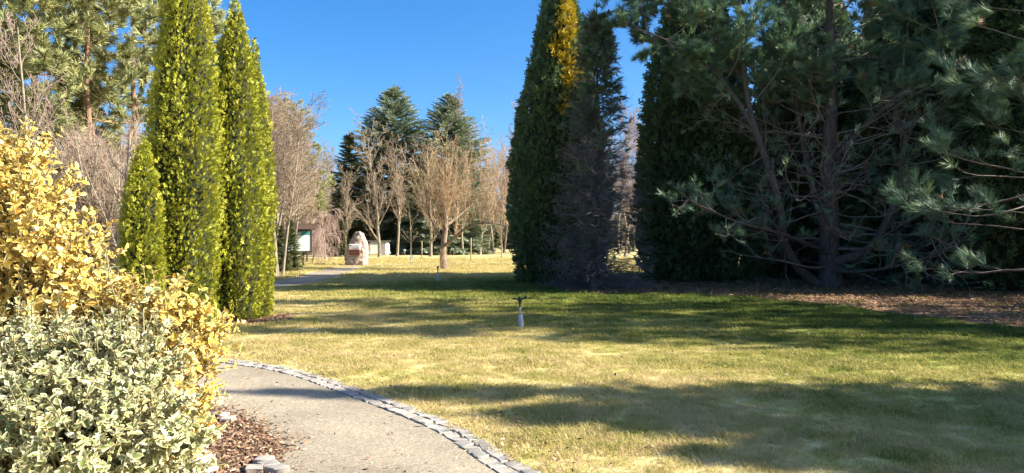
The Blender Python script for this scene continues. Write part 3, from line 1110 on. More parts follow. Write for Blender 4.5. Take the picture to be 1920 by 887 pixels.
# trees outside the frame on the right whose shadows lie on the lawn
shade = spruce_meshes(51, 9.0, 2.6, 46, 11, M_SPRUCE_G, M_BARK_DARK, z0=.5, sprig=.5, power=.95, full=1.0)
for (x, y, rz, sc_, label) in ((12.8, 6.95, 0, (.6, .6, 1.03), 'slim spruce outside the right picture edge, tip of its shadow on the path'),
                               (13.6, 6.0, 2, (1.05, 1.05, .9), 'middle spruce outside the right picture edge, its shadow crossing the near lawn'),
                               (12.4, 5.0, 4, (1.1, 1.1, .72), 'broad spruce outside the right picture edge, shading the lower right corner')):
    plant('spruce', shade, (x, y, 0), label, 'spruce', None, rz, sc_)
for (x, y, rz, sc_, label) in ((15.5, 13.2, 2.0, .95, 'nearest pine outside the right picture edge, shading the middle of the lawn'),
                               (20.0, 12.6, 4.0, 1.18, 'second pine outside the right picture edge, shading the far lawn'),
                               (25.0, 14.2, 5.2, 1.45, 'pine standing farthest right outside the picture edge'),
                               (17.0, 11.9, 3.1, (.6, .6, 1.1), 'slim pine outside the right picture edge, nearest the lit strip of lawn'),
                               (26.5, 22.5, .7, 1.4, 'tall pine outside the right picture edge beyond the needle bed')):
    plant('pine', pnear, (x, y, 0), label, 'pine', None, rz, sc_)

# ------------------------------------------------------------------ woods on the left
pfar = [pine_meshes(60 + k, 17.5, .22, 96, 4.4, 3.9, TUFT_FAR, .66, M_PINE_FAR, M_BARK_RED, M_BARK_RED, subs=7, twigs=3, prof=lambda f: .55 + .6 * math.sin(math.pi * min(1, f * 1.05 + .12))) for k in range(2)]
for (px, d, sc_, k, rz, label) in (
        (-60, 33, 1.0, 0, .3, 'pale green pine at the left picture edge above the yellow shrub'),
        (60, 40, 1.05, 1, 1.1, 'pale green pine behind the bare slim tree at the upper left'),
        (165, 37, 1.0, 0, 2.3, 'tall pale green pine above the reddish thicket'),
        (250, 41, 1.08, 1, 4.0, 'tall pale green pine right behind the tallest golden thuja'),
        (385, 62, 1.1, 0, 5.0, 'far pine peeping between the two tall golden thujas'),
        (540, 58, .66, 1, .4, 'olive pine behind the dense pale bare trees by the board')):
    plant('scots_pine', pfar[k], (WP(px, 450, d)[0], d, 0), label, 'pine', 'pines of the left wood', rz, sc_)
sp_left = spruce_meshes(71, 9.0, 2.6, 24, 8, M_SPRUCE_G, M_BARK_DARK, z0=.4, sprig=.62, droop=.5)
plant('green_spruce', sp_left, (WP(5, 450, 25)[0], 25, 0), 'grey green drooping spruce at the left picture edge', 'spruce')
plant('green_spruce', sp_left, (WP(95, 450, 30)[0], 30, 0), 'grey green spruce behind the thicket of bare shrubs', 'spruce', None, 2.0, .8)

slim = bare_meshes(81, 7.8, .075, mats=(M_BARK_PALE, M_BARK_ROSE), kids=[26, 7, 4, 0], maxl=3, ang=[30, 32, 35, 30], ratio=[.34, .45, .5, .5], trop=[.02, .12, .08, .05, 0], start=[.15, .2, .2, .2], rmin=.005)
plant('slim_tree', slim, (WP(66, 450, 21)[0], 21, 0), 'slim bare tree with upright rosy twigs above the yellow shrub', 'tree')

TH = [bare_meshes(90 + k, 5.6, .035, split=1, mats=(M_BARK_GREY, M_BARK_TAN if k == 0 else M_BARK_ROSE), sides=(5, 3), stems=19, lean=.42, steps=[7, 4, 3, 2], kids=[9, 5, 3], maxl=3, ang=[22, 26, 30, 30],
                  ratio=[.36, .5, .5, .5], trop=[.03, .06, .05, .04], rmin=.0055, start=[.25, .2, .2]) for k in range(2)]
for j, (px, d, sc_, k) in enumerate(((40, 27, .9, 0), (105, 24.5, .92, 0), (150, 26, 1.02, 1), (195, 25, 1.0, 0), (238, 26.5, 1.0, 1), (262, 24, .85, 0), (180, 30, 1.08, 1), (120, 31, 1.1, 1))):
    plant('bare_shrub', TH[k], (WP(px, 450, d)[0], d, 0), ('tangled bare tan shrub of the thicket left of the golden thujas' if k == 0 else 'tangled bare rosy tipped shrub of the thicket left of the golden thujas'),
          'shrub', 'thicket of bare tan shrubs' if k == 0 else 'thicket of bare rosy shrubs', j * 1.3, sc_)
trunky = bare_meshes(97, 4.6, .15, mats=(M_BARK_PALE, M_BARK_TAN), kids=[14, 6, 4, 0], maxl=3, start=[.45, .2, .2, .2], rr=[.28, .5, .5, .5], ratio=[.4, .5, .5, .5])
plant('bare_tree', trunky, (WP(221, 450, 20)[0], 20, 0), 'bare tree with thick pale trunk beside the smallest golden thuja', 'tree')

# ------------------------------------------------------------------ far trees in the middle
spr = [spruce_meshes(101 + k, 18.0, 5.4, 66, 11, M_SPRUCE, M_BARK_DARK, z0=1.6, sprig=1.0, droop=.3, power=.8, spacing=.5, full=2.0) for k in range(1)]
plant('blue_spruce', spr[0], (WP(738, 450, 86)[0], 86, 0), 'tallest blue green spruce, behind the boulder and bare trees', 'spruce', 'blue spruces', .5, (1.0, 1.0, 1.06))
plant('blue_spruce', spr[0], (WP(840, 450, 82)[0], 82, 0), 'blue green spruce right behind the pollarded tree', 'spruce', 'blue spruces', 2.9, (.88, .88, .975))
dsp = spruce_meshes(105, 13.5, 2.7, 44, 9, M_SPRUCE_G, M_BARK_DARK, z0=.8, sprig=.95, droop=.35, power=.85, spacing=.45, full=1.35)
plant('dark_spruce', dsp, (WP(655, 450, 84)[0], 84, 0), 'narrow dark spruce with a sharp tip behind the boulder', 'spruce')
for (px, d, sc_, rz, label) in ((592, 92, .74, 1, 'small dark spruce behind the weeping tree'), (700, 96, .9, 2, 'dark spruce half hidden left of the tallest blue spruce'),
                                (790, 95, .85, 3, 'dark spruce in the gap between the two blue spruces'), (634, 72, .34, 4, 'low dark spruce right beside the boulder'),
                                (690, 100, .8, 5, 'dark spruce far behind the white shed'), (545, 37, .19, 1.5, 'low bushy spruce under the information board'),
                                (527, 36, .17, 0.5, 'small bushy spruce between the forked bare tree and the board'),
                                (875, 88, .42, 2.2, 'low spruce with boughs on the ground behind the pollarded tree'),
                                (905, 120, .6, .2, 'distant spruce deep among the bare trees at right'), (620, 105, .7, 3.3, 'distant spruce in the gap left of the boulder')):
    plant('dark_spruce', dsp, (WP(px, 450, d)[0], d, 0), label, 'spruce', 'dark spruces in the background', rz, sc_)

BT = [bare_meshes(110, 12, .17, mats=(M_BARK_PALE, M_BARK_TAN), rmin=.010, kids=[18, 7, 4, 2], ang=[25, 28, 32, 38], ratio=[.45, .46, .48, .5], trop=[.03, .10, .07, .05, .04], start=[.2, .15, .15, .2]),
      bare_meshes(111, 12.5, .16, mats=(M_BARK_PALE, M_BARK_TAN), rmin=.010, kids=[20, 7, 4, 2], ang=[20, 27, 32, 38], ratio=[.42, .46, .48, .5], trop=[.02, .12, .08, .05, .04], start=[.25, .15, .15, .2]),
      bare_meshes(112, 15.5, .15, mats=(M_BARK_PALE, M_BARK_ROSE), rmin=.011, kids=[28, 7, 5, 2], ang=[23, 28, 34, 40], ratio=[.34, .5, .5, .5], trop=[.02, .12, .08, .05, .04], start=[.25, .15, .15, .2])]
for (px, d, k, sc_, rz, label) in (
        (606, 76, 1, .85, .2, 'airy bare tree behind the weeping tree'),
        (648, 74, 0, .68, 1.2, 'bare tree with twin stems right behind the boulder top'),
        (712, 70, 0, .98, 2.0, 'bare tree with a stout pale trunk just right of the boulder'),
        (745, 73, 1, .86, 3.0, 'bare forked tree before the tallest blue spruce'),
        (808, 71, 0, .86, 4.2, 'bare pale trunked tree just left of the pollarded tree'),
        (868, 78, 1, .82, 5.0, 'bare tree behind the spreading bough of the pollarded tree'),
        (900, 80, 0, .85, 6.0, 'bare tree left of the slender pair by the dark thuja'),
        (680, 90, 1, .7, .9, 'thin bare tree between the dark spruce and the tallest blue spruce')):
    plant('bare_tree', BT[k], (WP(px, 450, d)[0], d, 0), label, 'tree', 'bare trees across the far lawn', rz, sc_)
for j, (px, d, sc_) in enumerate(((925, 84, 1.1), (945, 92, 1.1), (965, 86, 1.02), (905, 98, 1.0), (880, 104, .88), (985, 95, 1.2), (1160, 82, 1.05), (1180, 90, 1.1), (1198, 84, .95), (1172, 70, .8))):
    g = px > 1100
    plant('slender_bare_tree', BT[2], (WP(px, 450, d)[0], d, 0), 'slender bare rosy tree seen through the gap between the dark conifers' if g else 'slender bare rosy tree of the far grove left of the dark thuja',
          'tree', 'bare trees in the conifer gap' if g else 'far grove of slender bare trees', j * 1.7, sc_)
for j in range(30):
    px = 490 + j * 25
    d = 112 + 16 * math.sin(j * 2.1)
    plant('distant_bare_tree', BT[j % 3], (WP(px, 450, d)[0], d, 0), 'distant bare tree in the wood that closes the far lawn', 'tree', 'distant wood of bare trees', j * .9, .78 + .12 * math.sin(j * 1.3))

for j in range(34):
    px = 480 + j * 22.5
    d = 140 + 14 * math.sin(j * 1.7)
    plant('distant_conifer', dsp, (WP(px, 450, d)[0], d, 0), 'distant dark conifer in the wood that closes the far lawn', 'conifer', 'distant conifers', j * .8, .62 + .16 * math.sin(j * 2.9))

# dense pale bare trees right of the golden thujas, forked at the foot
bd = bare_meshes(120, 7.2, .062, mats=(M_BARK_PALE, M_BARK_TAN), stems=3, lean=.2, kids=[22, 7, 4, 2], maxl=4, ang=[32, 34, 36, 40], ratio=[.40, .5, .5, .5], rmin=.0055, start=[.36, .12, .12, .2], steps=[9, 5, 4, 3, 2])
plant('forked_bare_tree', bd, (WP(526, 450, 32.3)[0], 32.3, 0), 'pale forked bare tree at the path beside the golden thujas', 'tree', None, 1.0, 1.1)
plant('dense_bare_tree', bd, (WP(505, 450, 38)[0], 38, 0), 'dense twiggy bare tree rising behind the forked one', 'tree', None, 2.6, 1.3)
plant('dense_bare_tree', bd, (WP(545, 450, 41)[0], 41, 0), 'dense twiggy bare tree above the roof of the information board', 'tree', None, 4.2, 1.25)
plant('dense_bare_tree', bd, (WP(515, 450, 46)[0], 46, 0), 'tallest twiggy bare tree beside the golden thujas, farther back', 'tree', None, 5.5, 1.5)
plant('dense_bare_tree', bd, (WP(572, 450, 52)[0], 52, 0), 'twiggy bare tree between the board and the weeping tree', 'tree', None, .9, 1.15)
plant('leaning_bare_tree', BT[0], (WP(556, 450, 56)[0], 56, 0), 'bare tree behind the information board', 'tree', None, 2.6, .72)

# weeping trees
we = bare_meshes(130, 3.6, .10, split=1, mats=(M_BARK_PALE, M_BARK_ROSE), kids=[16, 9, 5, 0], maxl=3, start=[.5, .15, .1, .1], ang=[55, 40, 35, 30], ratio=[.55, .7, .6, .5], fall=[.2, .2, .2, .2],
                 trop=[.02, -.20, -.35, -.4, -.3], wob=[.06, .12, .12, .1, .1], steps=[7, 6, 6, 5], rmin=.008)
plant('weeping_tree', we, (WP(610, 450, 58)[0], 58, 0), 'weeping tree of rosy hanging twigs left of the boulder', 'tree', 'weeping trees', 0, 1.12)
plant('weeping_tree', we, (WP(587, 450, 52)[0], 52, 0), 'smaller weeping tree of rosy twigs just right of the board', 'tree', 'weeping trees', 2, .72)

# pollarded tree in the middle with one long bough to the right
d0 = 40.0
X0 = WP(832, 450, d0)[0]


def rp2(px, py, dd=0.0):
    return WP(px, py, d0 + dd) - np.array([X0, d0, 0])


random.seed(140)
tk = poly_segs(smooth_curve([rp2(833, 508), rp2(831, 480), rp2(832, 455), rp2(836, 420), rp2(834, 385)], 10), .225, .12)
bough1 = smooth_curve([rp2(832, 462), rp2(850, 448, -.5), rp2(868, 432, -1), rp2(885, 424, -1.2), rp2(910, 418, -1.4), rp2(955, 424, -1.5)], 14)
bough2 = smooth_curve([rp2(834, 425), rp2(860, 405, .6), rp2(885, 385, .9), rp2(920, 372, 1), rp2(950, 362, 1.2)], 14)
bough3 = smooth_curve([rp2(832, 450), rp2(815, 425, .3), rp2(803, 395, .5), rp2(798, 360, .6)], 10)
tk += [(*rp2(833, 510), *rp2(833, 498), .30, .225)]
tk += poly_segs(bough1, .10, .025) + poly_segs(bough2, .085, .02) + poly_segs(bough3, .075, .025)
su = []
PP = dict(steps=[5, 3, 2], kids=[5, 3, 0], start=[.15, .2, .2], ang=[30, 35, 35], ratio=[.45, .5, .5], fall=[.4, .3, .2], trop=[.12, .1, .05], wob=[.06, .1, .12], rr=[.6, .6, .6], taper=.3, maxl=2, rmin=.007)
for base, nn in ((bough1, 26), (bough2, 30), (bough3, 20), (np.array([rp2(832, 455), rp2(836, 420), rp2(834, 385)]), 30)):
    for _ in range(nn):
        t = random.uniform(.15, 1) * (len(base) - 1)
        i_ = min(len(base) - 2, int(t))
        b = base[i_] + (base[i_ + 1] - base[i_]) * (t - i_)
        grow(su, tuple(b), (random.gauss(0, .38), random.gauss(0, .38), 1), random.uniform(1.0, 4.2), .02, 0, PP)
for _ in range(14):
    grow(su, (random.gauss(0, .2), random.gauss(0, .2), 0), (random.gauss(0, .35), random.gauss(0, .35), 1), random.uniform(.5, 1.1), .008, 1, PP)
V, Q = tubes(tk, 8)
V2, Q2 = tubes(np.array(su)[:, :8], 3)
plant('pollarded_tree', [('trunk', mesh('trunk', V, Q, M_BARK_ORCH, True)), ('crown', mesh('crown', V2, Q2, M_BARK_ORANGE, True))], (X0, d0, 0), 'pollarded tree with stout trunk and orange suckers on the lawn', 'tree')

# young saplings and stakes on the far lawn
sap = bare_meshes(150, 4.6, .035, mats=(M_BARK_PALE, M_BARK_TAN), kids=[14, 4, 2, 0], maxl=2, start=[.3, .2, .2, .2], ang=[45, 40, 35, 30], ratio=[.3, .4, .5, .5], rmin=.008)
plant('sapling', sap, (WP(770, 450, 55)[0], 55, 0), 'thin young sapling left of the pollarded tree', 'sapling')
M_STAKE = noise_mat('weathered_stake', (0.30, 0.24, 0.16), (0.45, 0.37, 0.26), 6)
for (px, d, h, label) in ((883, 55, 1.75, 'tall wooden stake right of the pollarded tree'), (791, 62, 1.5, 'wooden stake between the sapling and the pollarded tree'), (941, 64, 1.3, 'short wooden stake near the dark thuja')):
    V, Q = lathe([(0.0, -.05), (.045, -.05), (.042, h - .04), (.03, h), (0.0, h)], 8)
    tag(obj('stake', mesh('stake', V, Q, M_STAKE), None, (WP(px, 450, d)[0], d, 0)), label, 'stake', 'wooden stakes')

# ------------------------------------------------------------------ boulder with plaques
M_ROCK = noise_mat('granite_boulder', (0.16, 0.125, 0.10), (0.34, 0.265, 0.21), 7, bump=1.0, bscale=14, detail=10, c3=(0.50, 0.41, 0.33))
d0 = 47.0
bx_ = WP(668, 450, d0)[0]
boulder = empty('boulder', (bx_, d0, 0), 'tall upright granite boulder with two plaques at the end of the path', 'boulder')
prof = [(0, .70, -.68), (.12, .74, -.72), (.35, .76, -.75), (.57, .76, -.76), (.85, .77, -.70), (1.08, .76, -.61), (1.42, .71, -.44), (1.76, .59, -.27), (2.0, .46, -.13), (2.1, .36, -.04), (2.14, .26, .06)]
na = 28
CV = []
for (z, xr, xl) in prof:
    cx, rx = (xr + xl) / 2, (xr - xl) / 2
    ry = .56 * (1 - .5 * (z / 2.1) ** 3)
    for k in range(na):
        t = 2 * math.pi * k / na
        c, s = math.cos(t), math.sin(t)
        c = math.copysign(abs(c) ** .8, c)
        s = math.copysign(abs(s) ** .8, s)
        nn = 1 + .13 * fbm(Vector((c * 2, s * 2, z * 1.6)) + Vector((3, 1, 5)))
        if s < -.3 and .6 < z < 1.6 and abs(c) < .7:
            nn = 1 + .015 * (nn - 1)
        CV.append((cx + rx * c * nn, ry * s * nn, z - .02))
CV.append((.16, 0, 2.15))
Q = []
for i_ in range(len(prof) - 1):
    for k in range(na):
        Q.append((i_ * na + k, i_ * na + (k + 1) % na, (i_ + 1) * na + (k + 1) % na, (i_ + 1) * na + k))
top = (len(prof) - 1) * na
Qt = Q + [(top + k, top + (k + 1) % na, len(CV) - 1, len(CV) - 1) for k in range(na)]
me = bpy.data.meshes.new('stone')
me.from_pydata(CV, [], [tuple(dict.fromkeys(q)) for q in Qt])
me.materials.append(M_ROCK)
for pg in me.polygons:
    pg.use_smooth = True
st = obj('stone', me, boulder)
md = st.modifiers.new('sub', 'SUBSURF')
md.levels = md.render_levels = 2
tx = bpy.data.textures.new('rock', 'CLOUDS')
tx.noise_scale = .28
tx.noise_depth = 4
md = st.modifiers.new('rough', 'DISPLACE')
md.texture = tx
md.strength = .2
md.mid_level = .5
M_WHITE = plain('white_enamel', (0.78, 0.78, 0.77), .35, var=.03)
M_BROWN = plain('brown_plaque', (0.15, 0.06, 0.042), .5, var=.2)
M_GREEN = plain('green_print', (0.05, 0.16, 0.09), .5)
M_REDP = plain('red_print', (0.45, 0.10, 0.07), .5)
M_GREYP = plain('grey_print', (0.30, 0.30, 0.30), .5)


def slab(name, x0, x1, z0, z1, y, th, mat, parent, tilt=None):
    import bmesh
    bm = bmesh.new()
    bmesh.ops.create_cube(bm, size=1)
    for v in bm.verts:
        v.co = Vector((x0 + (v.co.x + .5) * (x1 - x0), y + (v.co.y) * th, z0 + (v.co.z + .5) * (z1 - z0)))
    bmesh.ops.bevel(bm, geom=bm.edges[:], offset=min(th, x1 - x0, z1 - z0) * .2, segments=1, affect='EDGES')
    me_ = bpy.data.meshes.new(name)
    bm.to_mesh(me_)
    bm.free()
    me_.materials.append(mat)
    return obj(name, me_, parent)


yf = -.53
pl = slab('white_plaque', -.33, .38, 0.99, 1.33, yf, .20, M_WHITE, boulder)
slab('emblem', -.29, -.17, 1.22, 1.29, yf - .102, .006, M_GREEN, pl)
slab('lettering', -.13, .30, 1.10, 1.125, yf - .102, .006, M_GREYP, pl)
slab('lettering', -.10, .30, 1.03, 1.06, yf - .102, .006, M_REDP, pl)
slab('brown_plaque', -.33, .38, 0.64, 0.975, yf, .20, M_BROWN, boulder)

# ------------------------------------------------------------------ information board
M_WOOD = noise_mat('dark_stained_wood', (0.04, 0.025, 0.018), (0.10, 0.062, 0.042), 4, (4, 4, .6), rough=.7)
M_MAP = noise_mat('printed_map', (0.36, 0.52, 0.48), (0.56, 0.66, 0.62), 2.2, rough=.4, bump=0, c3=(0.44, 0.60, 0.52))
M_TEAL = plain('teal_print', (0.05, 0.22, 0.23), .4)
d0 = 44.0
bq = WP(556, 450, d0)[0]
board = empty('information_board', (bq, d0, 0), 'roofed information board with pale green map and teal header', 'information board', rz=.3, sc=1.02)
for x in (-.35, .38):
    slab('post', x - .07, x + .07, -.05, 2.25, .06, .14, M_WOOD, board)
slab('backing', -.85, .85, .86, 2.14, -.03, .05, M_WOOD, board)
pn = slab('panel', -.79, .79, .93, 2.08, -.066, .02, M_MAP, board)
slab('header', -.78, .78, 1.86, 2.07, -.079, .008, M_TEAL, pn)
slab('lettering', -.55, .25, 1.94, 1.99, -.084, .006, M_WHITE, pn)
for (a0, a1, z0, z1) in ((-.88, -.80, .84, 2.16), (.80, .88, .84, 2.16)):
    slab('frame', a0, a1, z0, z1, -.06, .09, M_WOOD, board)
for (z0, z1) in ((.82, .90), (2.10, 2.18)):
    slab('frame', -.80, .80, z0, z1, -.06, .09, M_WOOD, board)
for sg in (-1, 1):
    rf = slab('roof_slope', -1.08, 1.08, -.02, .02, 0, .62, M_WOOD, board)
    rf.location = (0, .02 + sg * .27, 2.34)
    rf.rotation_euler = (-sg * .55, 0, 0)
slab('ridge_cap', -1.1, 1.1, 2.49, 2.53, .02, .12, M_WOOD, board)

# ------------------------------------------------------------------ sprinklers
M_PVC = plain('grey_pvc', (0.47, 0.47, 0.49), .5, var=.1)
M_BLACK = plain('black_plastic', (0.012, 0.013, 0.016), .35)
M_BRASS = plain('pale_fitting', (0.55, 0.54, 0.48), .4)


def sprinkler(loc, label, sc_, wide, rz, tilt):
    s = empty('sprinkler', loc, label, 'sprinkler', 'lawn sprinklers', rz, sc_)
    V, Q = lathe([(0, -.05), (.052, -.05), (.050, .02), (.045, .15), (.038, .222), (.034, .23), (0, .23)], 18)
    a = obj('sleeve', mesh('sleeve', V, Q, M_PVC, True), s)
    V, Q = lathe([(0, .21), (.013, .21), (.013, .33), (0, .33)], 12)
    obj('riser', mesh('riser', V, Q, M_BRASS, True), s)
    V, Q = lathe([(0, .315), (.022, .318), (.027, .335), (.022, .352), (.012, .358), (0, .358)], 14)
    obj('coupling', mesh('coupling', V, Q, M_BRASS, True), s)
    V, Q = lathe([(0, .352), (.016, .352), (.020, .37), (.014, .385), (.014, .41), (.022, .44), (.030, .47), (.031, .50), (.024, .52), (.02, .535), (0, .54)], 14)
    hd = obj('head', mesh('head', V, Q, M_BLACK, True), s)
    for sg in (-1, 1):
        c = np.array([(0, 0, .485), (sg * .04, 0, .492), (sg * .075, 0.0, .505), (sg * .105, 0, .515 + (.012 if sg > 0 else -.006))])
        V, Q = tubes(poly_segs(c, .016, .012), 8)
        ar = obj('arm', mesh('arm', V, Q, M_BLACK, True), hd)
        V, Q = lathe([(0, -.018), (.017, -.016), (.017, .014), (0, .018)], 10)
        o = obj('nozzle', mesh('nozzle', V, Q, M_BLACK, True), hd, c[-1])
        o.rotation_euler = (.3, sg * 1.2, 0)
    s.rotation_euler = (0, tilt, rz)
    return s


q = GP(977, 614)
sprinkler(q, 'near grey sprinkler with black two armed head on the lawn', 1.05, 1, 0, -.05)
q = GP(821, 528)
sprinkler(q, 'far small sprinkler in front of the pollarded tree', 1.1, .4, 1.3, 0)

# small white plant labels
for (px, d, h, label) in ((598, 57, .62, 'white plant label on a stake between the weeping tree and the board'), (730, 60, .5, 'small white plant label on the lawn right of the boulder'),
                          (759, 72, .55, 'small white plant label under the forked bare tree'), (693, 58, .5, 'small plant label beside the boulder foot'),
                          (773, 49, .45, 'small plant label at the foot of the sapling')):
    w_ = .19 if px == 598 else .11
    s = empty('plant_label', (WP(px, 450, d)[0], d, 0), label, 'plant label', 'plant labels')
    V, Q = lathe([(0, -.05), (.022, -.05), (.022, h), (0, h)], 8)
    obj('stem', mesh('stem', V, Q, M_GREYP, True), s)
    slab('plate', -w_, w_, h - .02, h + w_ * 1.3, -.03, .03, M_WHITE, s)

# white shed far behind
M_SHED = noise_mat('white_render', (0.62, 0.61, 0.58), (0.78, 0.77, 0.74), 3, bump=.1)
M_ROOFG = plain('grey_roof', (0.12, 0.11, 0.10), .8)
d0 = 77.0
shed = empty('white_shed', (WP(711, 450, d0)[0], d0, 0), 'low white shed glimpsed behind the bare trees right of the boulder', 'shed', rz=.1, sc=(.62, .62, .95))
slab('wall', -1.7, 1.7, -.1, 1.5, 0, 2.4, M_SHED, shed)
slab('roof', -1.85, 1.85, 1.5, 1.62, 0, 2.7, M_ROOFG, shed)
slab('door', .5, 1.1, 0, 1.35, -1.22, .05, M_GREYP, shed)

# ------------------------------------------------------------------ variegated euonymus shrubs in the foreground
def leaf_template(fold, curl, seed, tint, nu=5, nv=6):
    V, E = [], []
    for j in range(nv):
        t = j / (nv - 1)
        w = 0.30 * (math.sin(math.pi * min(1, t ** .8 * .96 + .03)) ** .75) + .005
        for i_ in range(nu):
            s = -1 + 2 * i_ / (nu - 1)
            V.append((s * w, t, fold * abs(s) * w - curl * (t - .35) ** 2 + .02 * math.sin(9 * t + seed) * s))
            E.append(max(abs(s), (t - .55) / .45 if t > .55 else 0, (0.15 - t) / .15 if t < .15 else 0))
    Q = [(j * nu + i_, j * nu + i_ + 1, (j + 1) * nu + i_ + 1, (j + 1) * nu + i_) for j in range(nv - 1) for i_ in range(nu - 1)]
    return np.array(V), np.array(Q), np.array(E), tint


def euonymus_mat(name, centre, margin, warm, lo, hi):
    """leaf centre and margin colours; 'edge' runs 0..1 from midrib to margin"""
    m, nt, N, L, p = new_mat(name)
    ae = N.new('ShaderNodeAttribute')
    ae.attribute_name = 'edge'
    at = N.new('ShaderNodeAttribute')
    at.attribute_name = 'tint'
    g = N.new('ShaderNodeNewGeometry')
    nz_ = N.new('ShaderNodeTexNoise')
    nz_.inputs['Scale'].default_value = 60
    L.new(g.outputs['Position'], nz_.inputs['Vector'])
    e = mathn(N, L, 'ADD', ae.outputs['Fac'], mathn(N, L, 'MULTIPLY', mathn(N, L, 'SUBTRACT', nz_.outputs['Fac'], .5), .7))
    e = mathn(N, L, 'ADD', e, mathn(N, L, 'MULTIPLY', mathn(N, L, 'SUBTRACT', at.outputs['Fac'], .5), .55))
    rp = ramp(N, [(lo, centre), (hi, margin)])
    L.new(e, rp.inputs[0])
    r2_ = ramp(N, [(0.0, (1, 1, 1)), (0.72, (1, 1, 1)), (1.0, warm)])
    L.new(at.outputs['Fac'], r2_.inputs[0])
    mx_ = N.new('ShaderNodeMix')
    mx_.data_type = 'RGBA'
    mx_.blend_type = 'MULTIPLY'
    mx_.inputs[0].default_value = 1
    L.new(rp.outputs[0], mx_.inputs[6])
    L.new(r2_.outputs[0], mx_.inputs[7])
    L.new(mx_.outputs[2], p.inputs['Base Color'])
    p.inputs['Roughness'].default_value = .38
    p.inputs['Specular IOR Level'].default_value = .45
    t = N.new('ShaderNodeBsdfTranslucent')
    L.new(mx_.outputs[2], t.inputs[0])
    ms = N.new('ShaderNodeMixShader')
    ms.inputs[0].default_value = .28
    L.new(p.outputs[0], ms.inputs[1])
    L.new(t.outputs[0], ms.inputs[2])
    L.new(ms.outputs[0], N['Material Output'].inputs[0])
    return m


M_EU_GOLD = euonymus_mat('golden_euonymus_leaf', (0.50, 0.36, 0.035), (0.74, 0.575, 0.20), (0.88, 0.62, 0.38), .1, .85)
M_EU_CREAM = euonymus_mat('silver_euonymus_leaf', (0.19, 0.23, 0.07), (0.66, 0.60, 0.37), (0.9, 0.8, 0.58), .38, .8)
M_STEM_E = noise_mat('euonymus_stems', (0.16, 0.15, 0.07), (0.30, 0.27, 0.14), 10, bump=0)
LEAVES = [leaf_template(f, c, k, t) for k, (f, c, t) in enumerate(((.5, .25, .1), (.25, .1, .3), (.7, .35, .5), (.35, -.15, .7), (.55, .5, .85), (.15, .2, .45)))]


LEAVES_LOW = [leaf_template(f, c, k, t, 3, 4) for k, (f, c, t) in enumerate(((.5, .25, .1), (.25, .1, .3), (.7, .35, .5), (.35, -.15, .7), (.55, .5, .85), (.15, .2, .45)))]


